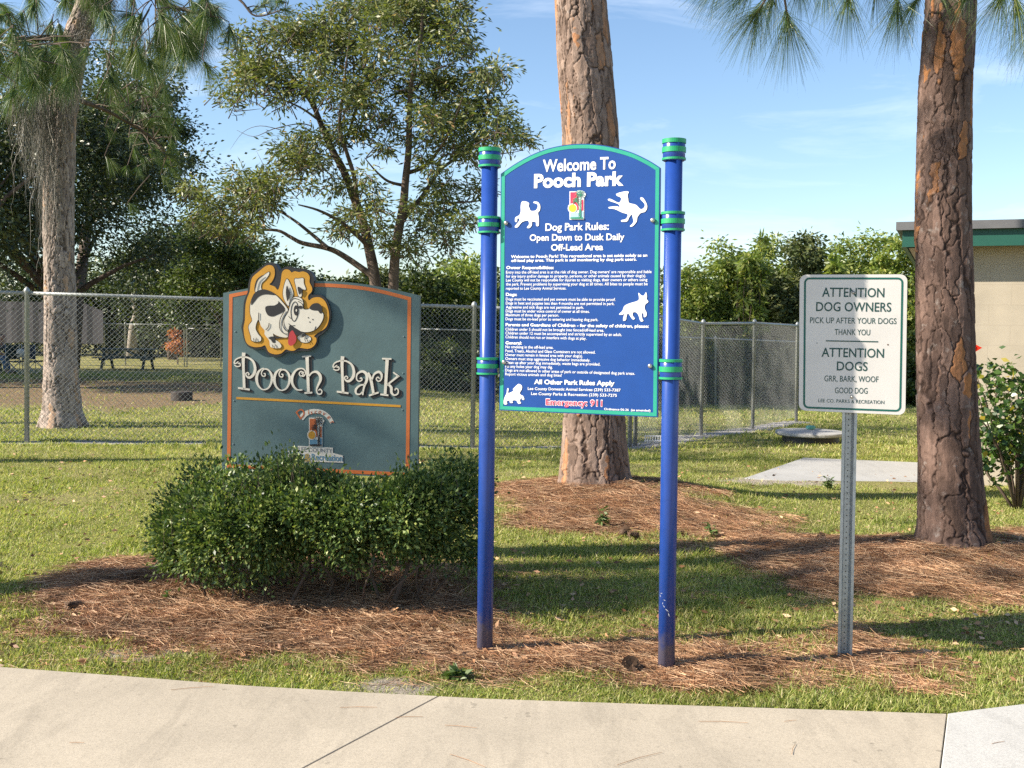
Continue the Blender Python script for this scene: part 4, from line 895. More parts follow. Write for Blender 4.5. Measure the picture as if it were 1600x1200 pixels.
def emblem(pl, Z, x0, y0, x1, y1, parent, h, cols):
    """sunset with two palms in an upright frame"""
    N_ = lambda a, b_: Z((x0 + a * (x1 - x0), y0 + b_ * (y1 - y0))); k = (x1 - x0)
    def frond(cx, cy, sc):
        out = []
        for ang, L in [(-170, .30), (-140, .33), (-105, .30), (-70, .28), (-35, .33), (0, .30), (30, .26), (150, .27), (178, .22)]:
            a = R(ang); ex_, ey_ = cx + math.cos(a) * L * sc, cy + math.sin(a) * L * sc * .5; mx_, my_ = cx + math.cos(a) * L * sc * .55, cy + math.sin(a) * L * sc * .5 * .75 - .028 * sc
            out.append(stroke_poly([N_(cx, cy), N_(mx_, my_), N_(ex_, ey_ + .045 * sc)], [.010 * q_, .030 * q_, .004 * q_]))
        return out
    q_ = float(np.linalg.norm(N_(1, 0) - N_(0, 0))) * 1.55
    back = [N_(-.03, -.015), N_(1.03, -.015), N_(1.03, 1.015), N_(-.03, 1.015)]
    fill(pl, [back, [N_(*p) for p in ell((.2, .60), .36, .19)], [N_(*p) for p in ell((.72, .10), .44, .15)]], h).build('emblem_backing', cols[0], parent)
    fill(pl, [[N_(.03, .02), N_(.50, .02), N_(.62, .30), N_(.62, .66), N_(.03, .66)], [N_(.84, .30), N_(.97, .30), N_(.97, .68), N_(.84, .68)]], h + .0015).build('emblem_sky', cols[1], parent)
    fill(pl, [[N_(.03, .76), N_(.62, .76), N_(.62, .93), N_(.03, .93)], [N_(.84, .72), N_(.97, .72), N_(.97, .93), N_(.84, .93)]], h + .0015).build('emblem_water', cols[2], parent)
    fill(pl, [[N_(*p) for p in ell((.2, .60), .33, .17)]], h + .0022).build('emblem_rim', cols[0], parent)
    fill(pl, [[N_(*p) for p in ell((.2, .60), .28, .142)]], h + .003).build('emblem_sun', cols[3], parent)
    it = frond(.74, .13, 1.35) + frond(.45, .36, 1.05)
    it += [stroke_poly([N_(.74, .13), N_(.80, .30), N_(.78, .60), N_(.76, .95)], [.035 * q_, .035 * q_, .05 * q_, .07 * q_]), stroke_poly([N_(.45, .36), N_(.60, .46), N_(.68, .62), N_(.72, .90)], [.022 * q_, .026 * q_, .03 * q_, .04 * q_])]
    o = strokes(pl, it, h + .0042); w_ = fill(pl, [[N_(.03, .93), N_(.6, .92), N_(.97, .93), N_(.97, .99), N_(.03, .99)]], h + .0042); o.add(w_.v, w_.f); o.build('emblem_palms', cols[4], parent)

# ------------------------------------------------------------------ the blue welcome sign
dl, dr = 4.90, 4.645
LB, LT = P(757.5, 1016, dl), P(765.5, 234, dl); RB, RT_ = P(1041, 1049, dr), P(1053.5, 219, dr)
sign = thing('welcome_sign', (LB + RB) / 2, 'tall blue park rules board with arched top between two blue posts', 'sign')
for b, tp, yb, rows in ((LB, LT, (1016, 234), ((232, 262), (336, 363), (553, 581))), (RB, RT_, (1049, 219), ((218, 251), (328, 359), (555, 588)))):
    ax = (tp - b); Ln = ax.length; ax.normalize(); pr0 = .0365
    v, f = lathe(b - ax * .3, ax, [(0, pr0), (.3 + Ln - .01, pr0), (Ln + .29, pr0 * .9)], 40); post = obj('post', v, f, M['blue'], sign, True)
    hpx = lambda y: (yb[0] - y) / (yb[0] - yb[1]) * Ln
    for k, (ya, yc2) in enumerate(rows):
        h1, h0 = hpx(ya), hpx(yc2); g = h1 - h0; s_ = .047; e_ = .003
        v, f = lathe(b, ax, [(h0 + .001, pr0 * .99), (h0, s_ - e_), (h0 + e_, s_), (h1 - e_, s_), (h1 - .001, s_ - e_), (h1, pr0 * .99 if k else .02)], 40); obj('collar', v, f, M['blue'], post, True)
        for a0, a1 in ((.03, .15), (.38, .64), (.84, .99) if k else (.80, 1.015)):
            bb_ = .0505; v, f = lathe(b, ax, [(h0 + g * a0, s_ - .002), (h0 + g * a0 + .001, bb_), (h0 + g * a1 - .001, bb_), (h0 + g * a1, s_ - .002)], 40)
            obj('band', v, f, M['green_band'], post, False)
def on_line(px): # depth of the panel plane at a photo column: the plane through both posts
    a, b = Vector((LB.x, dl, 0)), Vector((RB.x, dr, 0)); r_ = ray(px, 480); t_ = (a.x * (b.y - a.y) - a.y * (b.x - a.x)) / (r_.x * (b.y - a.y) - r_.y * (b.x - a.x)); return r_.y * t_ - .012
tl = P(783, 266, on_line(783)); tr = P(1031, 259, on_line(1031)); bl = P(780, 641, on_line(780)); PB = Plane(tl, tr, bl)
ZA = zoomer(PB, 770, 210, 5.7143); ZB = zoomer(PB, 770, 400, 4.6143); px_ = lambda p: PB.uv(*p)
arch = catmull([ZA(p) for p in [(72, 352), (180, 275), (330, 190), (480, 130), (640, 95), (790, 84), (950, 92), (1110, 122), (1260, 168), (1400, 236), (1495, 296)]], 4)
outl = [np.array(p) for p in arch] + [px_((1027.5, 652)), px_((780, 641))]
panel = board('panel', PB, outl, .022, M['panel_blue'], sign)
fixn(ringband(PB, offset_poly(outl, .004), .0155, .0012).build('border', M['teal_edge'], panel))
mb = MB(); hB = .0015; mpp = dl * 1.0 / F * .985  # metres per photo pixel on the panel
def LA(s, x0, ya, x1, yb, cap, bold=.02): text(PB, mb, s, ZA((x0, ya)), ZA((x1, yb)), cap * mpp, hB, bold)
LA('Welcome To', 447, 333, 1097, 306, 17.5, .024)
LA('Pooch Park', 368, 474, 1168, 451, 19.4, .042)
LA('Dog Park Rules:', 470, 860, 1037, 850, 10.8, .022); LA('Open Dawn to Dusk Daily', 330, 950, 1175, 942, 9.6, .022); LA('Off-Lead Area', 520, 1037, 985, 1032, 9.4, .022)
LA('Welcome to Pooch Park! This recreational area is set aside solely as an', 163, 1104, 1380, 1091, 4.3, .026)
LA('off-lead play area. This park is self monitoring by dog park users.', 165, 1139, 1285, 1127, 4.3, .026)
def LB2(s, x0, ya, x1, yb, cap=4.3, bold=.009): text(PB, mb, s, ZB((x0, ya)), ZB((x1, yb)), cap * mpp, hB, bold)
for a in [('Owner Responsibilities:', 98, 94, 440, 94, 4.5, .034), ('Entry into the off-lead area is at the risk of dog owner. Dog owners\u2019 are responsible and liable', 96, 127, 1145, 123), ('for any injury and/or damage to property, persons, or other animals caused by their dog(s).', 96, 156, 1105, 152),
          ('Lee County will not be responsible for injuries to visiting dogs, their owners or others using', 96, 184, 1115, 181), ('the park. Prevent problems by supervising your dog at all times. All bites to people must be', 96, 213, 1117, 211), ('reported to Lee County Animal Services.', 96, 243, 530, 242),
          ('Dogs:', 95, 287, 175, 288, 4.5, .034), ('Dogs must be vaccinated and pet owners must be able to provide proof.', 95, 320, 885, 324), ('Dogs in heat and puppies less than 4 months are not permitted in park.', 95, 349, 878, 354), ('Aggressive and sick dogs are not permitted in park.', 95, 378, 657, 381), ('Dogs must be under voice control of owner at all times.', 94, 406, 698, 410), ('Maximum of three dogs per person.', 94, 434, 478, 437), ('Dogs must be on-lead prior to entering and leaving dog park.', 93, 463, 760, 469),
          ('Parents and Guardians of Children - for the safety of children, please:', 93, 505, 1125, 517, 4.5, .03), ('Children under 5 should not be brought into fenced/off-lead area.', 92, 537, 802, 546), ('Children under 12 must be accompanied and strictly supervised by an adult.', 92, 565, 930, 577), ('Children should not run or interfere with dogs at play.', 92, 593, 675, 604),
          ('General:', 92, 636, 210, 638, 4.5, .034), ('No smoking in the off-lead area.', 92, 664, 437, 669), ('Food, Treats, Alcohol and Glass Containers are not allowed.', 92, 693, 740, 704), ('Owner must remain in fenced area with your dog(s).', 91, 721, 650, 731), ('Owners must stop aggressive dog behavior immediately.', 91, 749, 703, 761), ('Clean up after your dog immediately, waste bags are provided.', 91, 777, 775, 790), ('Fill any holes your dog may dig.', 91, 805, 432, 811), ('Dogs are not allowed in other areas of park or outside of designated dog park areas.', 90, 832, 1025, 857), ('Report vicious animals and dog bites!', 90, 860, 498, 870),
          ('All Other Park Rules Apply', 298, 922, 878, 933, 6.7, .038), ('Lee County Domestic Animal Services (239) 533-7387', 253, 965, 922, 977, 4.2, .014), ('Lee County Parks & Recreation (239) 533-7275', 277, 1001, 895, 1015, 4.2, .014), ('Ordinance 06-26  (as amended)', 803, 1110, 1137, 1122, 3.2, .02), ('Emergency: 911', 381, 1073, 792, 1084, 9.4, .055)]: LB2(*a)
mb.build('lettering', M['white_print'], panel)
mb = MB(); text(PB, mb, 'Emergency: 911', ZB((384, 1072)), ZB((789, 1083)), 8.9 * mpp, .0024, .012); mb.build('lettering', M['red_print'], panel)['label'] = 'red emergency number line'
d1 = [(262, 600), (300, 600), (325, 615), (322, 640), (330, 660), (340, 682), (380, 680), (400, 655), (398, 625), (365, 612), (370, 600), (405, 605), (425, 640), (420, 680), (405, 700), (412, 750), (410, 815), (388, 815), (385, 785), (352, 780), (350, 810), (330, 835), (305, 833), (325, 800), (312, 770), (260, 785), (225, 828), (198, 830), (205, 812), (240, 765), (222, 748), (217, 780), (200, 778), (203, 742), (237, 722), (250, 690), (250, 640)]
d2 = [(1105, 530), (1150, 515), (1195, 508), (1215, 515), (1205, 540), (1210, 580), (1220, 612), (1280, 630), (1320, 668), (1352, 652), (1355, 620), (1318, 578), (1325, 562), (1350, 575), (1380, 640), (1362, 690), (1322, 702), (1292, 740), (1285, 780), (1250, 820), (1225, 820), (1255, 785), (1250, 742), (1240, 715), (1217, 745), (1200, 777), (1150, 780), (1150, 765), (1188, 755), (1205, 715), (1160, 700), (1090, 668), (1040, 662), (1040, 648), (1110, 642), (1132, 652), (1120, 622), (1035, 592), (1035, 575), (1062, 580), (1125, 610), (1147, 580), (1140, 562), (1108, 548)]
d3 = [(1050, 265), (1070, 282), (1090, 285), (1105, 260), (1112, 290), (1110, 310), (1122, 330), (1100, 350), (1096, 380), (1110, 410), (1106, 435), (1090, 440), (1087, 418), (1075, 413), (1078, 450), (1086, 468), (1065, 470), (1052, 430), (1035, 407), (1012, 407), (1010, 430), (1025, 450), (1010, 458), (990, 432), (975, 412), (965, 435), (960, 462), (940, 465), (945, 430), (955, 410), (935, 424), (910, 420), (935, 395), (950, 360), (990, 340), (1040, 325), (1055, 308)]
d4 = [(105, 955), (116, 958), (112, 988), (150, 972), (146, 960), (175, 930), (190, 922), (210, 935), (210, 960), (196, 985), (202, 1000), (220, 1010), (228, 1035), (212, 1035), (206, 1020), (196, 1045), (205, 1060), (185, 1065), (170, 1042), (142, 1042), (145, 1058), (125, 1058), (120, 1042), (102, 1047), (104, 1068), (82, 1068), (80, 1040), (92, 1005), (100, 990)]
for dd_, zf_ in ((d1, ZA), (d2, ZA), (d3, ZB), (d4, ZB)): fill(PB, [[np.array(p) for p in catmull([zf_(p) for p in dd_], 3, True)]], .0022).build('dog_silhouette', M['white_print'], panel)
emblem(PB, ZA, 690, 512, 812, 758, panel, .002, [M['white_print'], M['red_print'], M['water_print'], M['yellow_print'], M['palm_green']])
for q in (ZA((122, 793)), ZA((1430, 768)), ZB((84, 766)), ZB((1136, 793))):
    c0 = PB.w(q, 0); v, f = lathe(c0, PB.n, [(0, .0095), (.004, .0105), (.009, .0095), (.012, .006), (.0125, .001)], 20); obj('bolt', v, f, M['bolt'], sign, True)
for (a, b_) in (((768, 349), (800, 349)), ((768, 567), (800, 567)), ((1018, 343), (1047, 343)), ((1012, 571), (1044, 571))):
    p0, p1 = PB.w(PB.uv(*a), -.027), PB.w(PB.uv(*b_), -.027); MB().bar(p0, p1, .008, .05).build('bracket', M['blue'], sign)
# chips in the paint of the right post
mb = MB(); r = np.random.default_rng(3)
for (x, y, L, a) in [(1033, 925, 8, .2), (1031, 930, 7, 1.3), (1037, 935, 6, .4), (1036, 945, 8, 1.0), (1040, 950, 9, .7), (1043, 957, 7, 1.2), (1034, 940, 4, 1.5)]:
    ptl = P(x, y, dr); cxs = RB + (RT_ - RB) * ((1049 - y) / 830); off_ = ptl.x - cxs.x; off_ = max(min(off_, .034), -.034); yy = cxs.y - math.sqrt(.0368 ** 2 - off_ ** 2) - .0006
    p = Vector((ptl.x, yy, ptl.z)); dvec = Vector((math.cos(a), 0, -math.sin(a))) * L * .0027 / 2; nn = Vector((math.sin(a), 0, math.cos(a))) * .0016
    mb.add([p - dvec, p - nn * .6, p + dvec, p + nn], [(0, 1, 2, 3)])
mb.build('paint_chip', M['white_print'], sign)

# ------------------------------------------------------------------ the grey green park sign
ds = 6.62; tl, tr, bl = P(349, 457, ds), P(657, 460, ds - .07), P(346.5, 735, ds); PT = Plane(tl, tr, bl)
Z3 = zoomer(PT, 340, 400, 3.4281); ZD = zoomer(PT, 370, 400, 7.0563); ZL = zoomer(PT, 355, 540, 5.614); ZE = zoomer(PT, 440, 630, 11.4273)
psign = thing('park_name_sign', Vector((PT.w(Z3((550, 1170))).x, ds, float(zf(-1.15, ds)))), 'grey green park name board with orange border and cartoon dog, behind the shrub', 'sign')
outl = [np.array(p) for p in catmull([Z3(p) for p in [(30, 198), (170, 172), (300, 150), (420, 137), (540, 133), (660, 138), (780, 150), (920, 175), (1083, 212)]], 4)] + [Z3((1071, 1190)), Z3((22, 1145))]
pan = board('panel', PT, outl, .055, M['slate'], psign)
bo = [np.array(p) for p in catmull([Z3(p) for p in [(62, 205), (180, 182), (300, 162), (420, 150), (540, 146), (660, 151), (780, 163), (900, 186), (1037, 222)]], 4)] + [Z3((1026, 1180)), Z3((50, 1133))]
fixn(ringband(PT, bo, .0215, .0015).build('border', M['orange'], pan))
cs = lambda pts, k=4: [np.array(p) for p in catmull([ZD(p) for p in pts], k, True)]
m1 = 6.6 / F / 7.056
SIL = [(75, 850), (62, 780), (80, 700), (85, 560), (97, 480), (130, 400), (140, 300), (168, 220), (230, 160), (300, 110), (345, 80), (400, 74), (440, 95), (470, 148), (490, 168), (515, 138), (560, 118), (620, 125), (650, 140), (720, 138), (790, 155), (840, 200), (860, 270), (852, 380), (835, 425), (870, 428), (930, 430), (990, 470), (1030, 550), (1048, 640), (1040, 720), (1010, 800), (950, 860), (905, 892), (905, 950), (870, 1010), (800, 1045), (700, 1045), (640, 1065), (560, 1057), (500, 1100), (420, 1110), (350, 1080), (312, 1022), (220, 1030), (140, 1000), (95, 930)]
GOLD = [(100, 900), (87, 790), (102, 710), (107, 560), (125, 470), (155, 390), (165, 300), (190, 230), (260, 170), (320, 120), (365, 102), (410, 115), (430, 160), (425, 230), (395, 290), (372, 315), (430, 340), (463, 375), (485, 330), (500, 250), (512, 180), (545, 150), (590, 157), (615, 183), (650, 170), (700, 180), (740, 172), (790, 192), (815, 235), (812, 290), (840, 350), (835, 395), (797, 440), (805, 490), (850, 462), (920, 456), (975, 490), (1010, 560), (1028, 650), (1015, 740), (980, 800), (900, 850), (862, 885), (885, 905), (885, 950), (850, 1000), (790, 1023), (700, 1012), (640, 1043), (590, 1040), (550, 1030), (500, 1073), (430, 1083), (360, 1055), (325, 985), (280, 1000), (200, 1003), (130, 970)]
plq = fixn(fill(PT, [cs(SIL, 3)], .021, .021 + .052).build('dog_plaque', M['black'], psign)); plq['label'] = 'raised cut-out plaque of a cartoon dog on gold'
fixn(fill(PT, [cs(GOLD, 3)], .0235, .0024).build('gold_field', M['gold'], plq))
body = [(170, 520), (185, 470), (220, 410), (300, 375), (380, 395), (440, 430), (500, 490), (560, 565), (575, 600), (560, 700), (570, 800), (575, 890), (510, 893), (440, 870), (415, 855), (430, 915), (480, 950), (505, 990), (490, 1013), (440, 1015), (400, 1008), (380, 990), (370, 930), (322, 865), (320, 820), (280, 770), (256, 700), (232, 740), (222, 800), (250, 860), (282, 900), (270, 940), (185, 935), (170, 880), (147, 800), (152, 760), (185, 710), (165, 640), (162, 560)]
tail = [(218, 395), (225, 340), (250, 270), (300, 225), (365, 180), (366, 210), (330, 260), (290, 300), (280, 350), (290, 385), (255, 410)]
head = [(595, 570), (600, 510), (640, 460), (690, 455), (730, 475), (745, 520), (750, 585), (800, 590), (830, 572), (880, 600), (940, 612), (967, 645), (960, 700), (920, 770), (870, 815), (800, 838), (720, 830), (640, 780), (600, 765), (580, 812), (545, 760), (540, 690), (582, 620)]
earL = [(580, 550), (540, 490), (522, 420), (535, 330), (565, 255), (600, 310), (632, 400), (630, 445), (600, 500)]; earR = [(692, 442), (665, 340), (650, 258), (690, 252), (745, 248), (750, 300), (772, 370), (735, 372), (730, 430), (715, 452)]
paw = [(682, 895), (720, 855), (745, 845), (775, 870), (815, 890), (830, 918), (800, 950), (740, 952), (700, 925)]
def shapes(items, h, m, name='dog_figure'): return fixn(fill(PT, items, h).build(name, m, plq))
allw = [cs(s) for s in (tail, earL, earR, paw, body, head)]
mbw = MB()
for i, s_ in enumerate(allw):
    q = fill(PT, [offset_poly(s_, -.0036)], .0250 + .0022 * (i // 4) + .0022 * (i == 5)); mbw.add(q.v, q.f)
mbw.build('dog_outline', M['black'], plq)
mbw = MB()
for i, s_ in enumerate(allw):
    q = fill(PT, [s_], .0261 + .0022 * (i // 4) + .0022 * (i == 5)); mbw.add(q.v, q.f)
mbw.build('dog_figure', M['cream'], plq)
blk = [cs(s) for s in ([(172, 525), (185, 470), (220, 410), (300, 375), (380, 395), (440, 432), (330, 425), (260, 450), (215, 500), (180, 540)], [(475, 500), (545, 578), (520, 620), (460, 650), (410, 668), (360, 655), (332, 605), (332, 562), (370, 548), (430, 545), (470, 520)], [(362, 900), (420, 888), (442, 950), (412, 955), (390, 925)])]
for b_k in blk: shapes([b_k], .0292, M['black'], 'dog_patch')
hb = .0318
fac = [cs(s) for s in ([(815, 578), (850, 530), (910, 522), (950, 560), (952, 622), (930, 632), (905, 602), (860, 600)], [(600, 762), (650, 788), (725, 832), (745, 842), (700, 875), (655, 880), (640, 960), (602, 987), (580, 900), (585, 820)], [(575, 500), (558, 430), (558, 370), (570, 330), (597, 400), (598, 440)], [(685, 342), (738, 372), (705, 428)], [(215, 398), (212, 340), (240, 258), (305, 212), (250, 272), (228, 340)], [(728, 882), (748, 852), (776, 870), (748, 892)])]
fac += [[ZD(p) for p in ell((716, 566), 24, 18)]] + [[ZD(p) for p in ell(c, 7, 7, 12)] for c in ((802, 680), (851, 700), (818, 728))]
for b_k, nm_ in zip(fac, ['nose', 'mouth', 'inner_ear', 'ear_fold', 'tail_black', 'paw_spot', 'eyelash'] + ['whisker_dot'] * 3): shapes([b_k], hb, M['black'], nm_)  # solid black areas of the dog drawing, left side of the tail included
st = [stroke_poly([ZD(p) for p in q], wdt * m1) for q, wdt in [([(545, 600), (500, 680), (485, 760), (500, 820), (540, 855), (575, 858)], 7), ([(575, 610), (530, 690), (520, 760), (545, 810), (570, 830)], 7), ([(372, 740), (365, 780), (335, 815)], 8), ([(258, 625), (256, 700)], 8), ([(612, 640), (620, 690), (645, 720), (672, 690), (690, 630), (688, 560), (672, 515), (650, 508), (625, 540), (612, 600), (612, 640)], 8), ([(590, 560), (605, 510), (640, 470), (690, 478), (730, 500)], 7), ([(690, 500), (735, 530), (748, 580)], 7), ([(585, 745), (620, 768), (655, 765)], 7), ([(585, 665), (610, 690)], 6), ([(200, 905), (205, 935)], 6), ([(228, 900), (240, 938)], 6), ([(405, 975), (415, 1008)], 6), ([(435, 970), (455, 1010)], 6), ([(760, 910), (775, 945)], 6), ([(780, 905), (800, 940)], 6), ([(870, 815), (885, 775)], 6)]]
for s_t in st: strokes(PT, [s_t], hb).build('dog_line', M['black'], plq)
shapes([[ZD(p) for p in ell((668, 600), 26, 56)]], hb + .0012, M['black'], 'pupil'); shapes([[ZD(p) for p in ell((672, 600), 8, 14)]], hb + .0024, M['cream'], 'eye_glint')
shapes([cs([(600, 845), (630, 820), (655, 860), (672, 900), (660, 955), (612, 990), (582, 960), (588, 890)])], hb + .0012, M['tongue'], 'tongue')
# curly lettering
k1 = 6.6 / F / 5.614
def sh(pts, dx, dy): return [(x + dx, y + dy) for x, y in pts]
Pp = [([(148, 62), (143, 130), (147, 250), (152, 383)], [30, 24, 20, 22]), ([(97, 371), (200, 386)], [14, 14]), ([(104, 166), (98, 152), (84, 160), (90, 182), (112, 180), (118, 160), (100, 140), (74, 158), (64, 150), (80, 120), (130, 101), (185, 106), (230, 140), (247, 200), (235, 250), (200, 280), (172, 268), (166, 246), (182, 236), (194, 250), (184, 258)][6:], [8, 8, 9, 10, 12, 20, 24, 20, 10, 8, 8, 8]), ([(66, 172), (90, 184), (116, 176), (112, 154), (96, 160)], [7, 8, 8, 8, 7])]
oo = [([(322, 244), (336, 248), (332, 268), (310, 264), (303, 236), (326, 206), (365, 215), (392, 260), (390, 320), (362, 372), (315, 385), (275, 350), (260, 290), (272, 238), (300, 207), (326, 198)], [8, 8, 8, 8, 8, 9, 12, 18, 18, 12, 9, 16, 24, 20, 10, 8])]
cc = [([(652, 243), (666, 240), (666, 258), (646, 266), (634, 246), (648, 226), (676, 238)], 8), ([(690, 250), (682, 214), (645, 200), (600, 222), (570, 282), (578, 345), (615, 386), (662, 388)], [9, 9, 10, 16, 24, 20, 12, 8]), ([(690, 245), (672, 268), (646, 266)], 8)]
hh_ = [([(702, 92), (708, 240), (715, 413)], [28, 24, 22]), ([(658, 98), (738, 90)], 12), ([(680, 416), (748, 412)], 13), ([(715, 275), (745, 238), (785, 230), (815, 258), (820, 300), (800, 345), (786, 385), (796, 420), (822, 424), (833, 400), (816, 382), (803, 394)], [9, 12, 20, 24, 22, 16, 11, 10, 9, 8, 8, 8])]
aa = [([(1166, 290), (1178, 282), (1184, 300), (1160, 313), (1137, 295), (1142, 250), (1185, 226), (1222, 248), (1226, 300), (1206, 350), (1194, 400), (1190, 434)], [8, 8, 8, 8, 9, 12, 18, 24, 22, 16, 12, 10]), ([(1215, 340), (1165, 350), (1130, 385), (1134, 420), (1165, 426), (1195, 395)], [9, 12, 18, 14, 9, 8])]
rr_ = [([(1238, 236), (1262, 300), (1286, 428)], [14, 24, 20]), ([(1245, 438), (1330, 410)], 13), ([(1268, 310), (1290, 252), (1330, 230), (1356, 255), (1350, 300), (1325, 312), (1309, 292), (1324, 276), (1338, 291)], [9, 14, 20, 18, 10, 8, 8, 8, 8])]
kk = [([(1405, 115), (1396, 270), (1386, 430)], [28, 24, 22]), ([(1360, 114), (1442, 117)], 12), ([(1345, 427), (1415, 436)], 13), ([(1502, 266), (1400, 348)], [16, 12]), ([(1458, 234), (1510, 272)], 11), ([(1412, 335), (1440, 368), (1442, 410), (1466, 434), (1498, 420), (1500, 386), (1480, 376), (1472, 392)], [14, 22, 20, 12, 10, 9, 8, 8])]
P2 = [(sh(p, 866, 32), w_) for p, w_ in Pp]; o2 = [(sh(p, 155, 6), w_) for p, w_ in oo]
letters = Pp + oo + o2 + cc + hh_ + P2 + aa + rr_ + kk
def mk(dx, dy, grow, h, m, nm):
    it = [stroke_poly([ZL((x + dx, y + dy)) for x, y in p], (np.array(w_) + grow) * k1) for p, w_ in letters]; strokes(PT, it, h, .004).build(nm, m, pan)
for j, (dx, dy) in enumerate(((8, 6), (16, 11), (24, 17))): pass
mk(24, 17, 6, .0030, M['black'], 'drop_lettering'); mk(12, 8, 4, .0036, M['black'], 'drop_lettering'); mk(0, 0, 2, .0062, M['cream'], 'lettering')
strokes(PT, [stroke_poly([ZL((80, 460)), ZL((1522, 531))], 20 * k1)], .002).build('gold_rule', M['gold'], pan)
# county emblem on the board
k2 = 6.6 / F / 11.43
emblem(PT, ZE, 497, 265, 725, 768, pan, .003, [M['cream'], M['rust'], M['dull_blue'], M['gold'], M['black']])
arcp = [(380, 270), (500, 170), (555, 160), (625, 150), (690, 155), (760, 190), (845, 262), (900, 345)]
mb = MB(); mbb = strokes(PT, [stroke_poly([ZE(p) for p in [(345, 275), (420, 195), (520, 150), (625, 140), (730, 165), (830, 235), (905, 345)]], [105 * k2, 95 * k2, 80 * k2, 72 * k2, 75 * k2, 78 * k2, 75 * k2])], .002); mbb.build('emblem_backing', M['cream'], pan)
for ch, (x, y), ang, cap in zip('Discover', [(335, 290), (480, 200), (520, 198), (590, 182), (655, 180), (730, 205), (808, 260), (868, 340)], [-42, -12, -8, -2, 6, 22, 40, 52], [150, 85, 55, 52, 54, 56, 60, 62]):
    v, fs = glyphs(ch, .012, .15); v = v - [v[:, 0].min(), 0]; b0 = len(mb.v); a = R(ang); cap_ = cap / (CAP if ch in 'Di' else CAP * .76); q = [(x + vx * cap_ * math.cos(a) + vy * cap_ * math.sin(a), y + vx * cap_ * math.sin(a) - vy * cap_ * math.cos(a)) for vx, vy in v]
    mb.v += [tuple(PT.w(ZE(p), .0032)) for p in q]; mb.f += [tuple(i + b0 for i in f_) for f_ in fs]
fixn(mb.build('lettering', M['rust'], pan))
fill(PT, [[ZE(p) for p in [(290, 760), (920, 795), (918, 885), (965, 900), (1095, 935), (1105, 1062), (560, 1045), (520, 1075), (400, 1050), (380, 1010), (120, 960), (118, 850), (190, 840), (290, 870)]]], .0024).build('emblem_backing', M['cream'], pan)
mb = MB(); text(PT, mb, 'LEE COUNTY', ZE((305, 855)), ZE((905, 888)), 75 * k2, .0036, .0); mb.build('lettering', M['grey_print'], pan)
mb = MB(); text(PT, mb, 'Parks', ZE((140, 960)), ZE((420, 980)), 100 * k2, .0036, .02); mb.build('lettering', M['dull_blue'], pan); mb = MB(); text(PT, mb, 'Recreation', ZE((535, 1010)), ZE((1090, 1035)), 110 * k2, .0036, .02); mb.build('lettering', M['dull_blue'], pan)
mb = MB(); text(PT, mb, '&', ZE((405, 1035)), ZE((535, 1045)), 140 * k2, .0046, .03); mb.build('lettering', M['olive_gold'], pan)
for x in (366, 640):
    a, b_ = P(x, 735, ds + .03), P(x, 735, ds + .03); b_ = Vector((a.x, a.y, float(zf(a.x, a.y)) - .3)); MB().bar(Vector((a.x, a.y + .06, a.z + .5)), Vector((a.x, a.y + .06, b_.z)), .05, .05, (0, 1, 0)).build('leg', M['fence_metal'], psign)
mb = MB()
for q in [(95, 405), (997, 432), (993, 628), (990, 825), (88, 775), (84, 1008)]: v, f = lathe(PT.w(Z3(q), 0), PT.n, [(0, .005), (.002, .005), (.003, .002)], 10); mb.add(v, f)
mb.build('screw', M['slate_side'], psign)

# ------------------------------------------------------------------ small white sign
dw = 4.83; tl, tr, bl = P(1252, 430, dw), P(1418, 431, dw - .06), P(1249, 644, dw); PW = Plane(tl, tr, bl); ZW = zoomer(PW, 1240, 420, 5.0); k3 = 4.8 / F / 5
def rrect(c, r0, n=7):
    out = []; c = [np.array(p, float) for p in c]
    for i in range(4):
        p, a, b_ = c[i], c[i - 1], c[(i + 1) % 4]; ua = (a - p) / np.linalg.norm(a - p); ub = (b_ - p) / np.linalg.norm(b_ - p); cen = p + (ua + ub) * r0
        for t_ in np.linspace(0, 1, n): ang = t_ * math.pi / 2; out.append(cen - ub * r0 * math.cos(ang) - ua * r0 * math.sin(ang))
    return out
fp_ = P(1320, 1036, dw - .02); wsign = thing('notice_sign', Vector((fp_.x, fp_.y, float(zf(fp_.x, fp_.y)))), 'small white sign with green lettering for dog owners on a grey metal post', 'sign')
outl = rrect([ZW(p) for p in [(48, 46), (889, 43), (873, 1143), (40, 1106)]], 52 * k3)
wp = board('panel', PW, outl, .0022, M['sign_white'], wsign)
bo = rrect([ZW(p) for p in [(82, 68), (858, 68), (840, 1118), (74, 1090)]], 42 * k3); fixn(ringband(PW, bo, 15 * k3, .0008, .0006).build('border', M['sign_green'], wp))
mb = MB()
for s_, x0, ya, x1, yb, cp, bd in [('ATTENTION', 222, 217, 708, 222, 69, .012), ('DOG OWNERS', 175, 330, 762, 335, 69, .012), ('PICK UP AFTER YOUR DOGS', 128, 424, 803, 432, 45, .004), ('THANK YOU', 320, 516, 597, 520, 45, .004), ('ATTENTION', 218, 686, 705, 695, 69, .012), ('DOGS', 337, 793, 577, 798, 68, .012), ('GRR, BARK, WOOF', 240, 879, 662, 886, 45, .004), ('GOOD DOG', 322, 972, 577, 976, 45, .004), ('LEE CO. PARKS & RECREATION', 193, 1042, 708, 1057, 27, .004)]:
    mb = MB(); text(PW, mb, s_, ZW((x0, ya)), ZW((x1, yb)), cp * k3, .0008, bd); mb.build('lettering', M['sign_ink'], wp)
strokes(PW, [stroke_poly([ZW((252, 563)), ZW((660, 570))], 9 * k3)], .0008, .0006).build('dividing_rule', M['sign_ink'], wp)
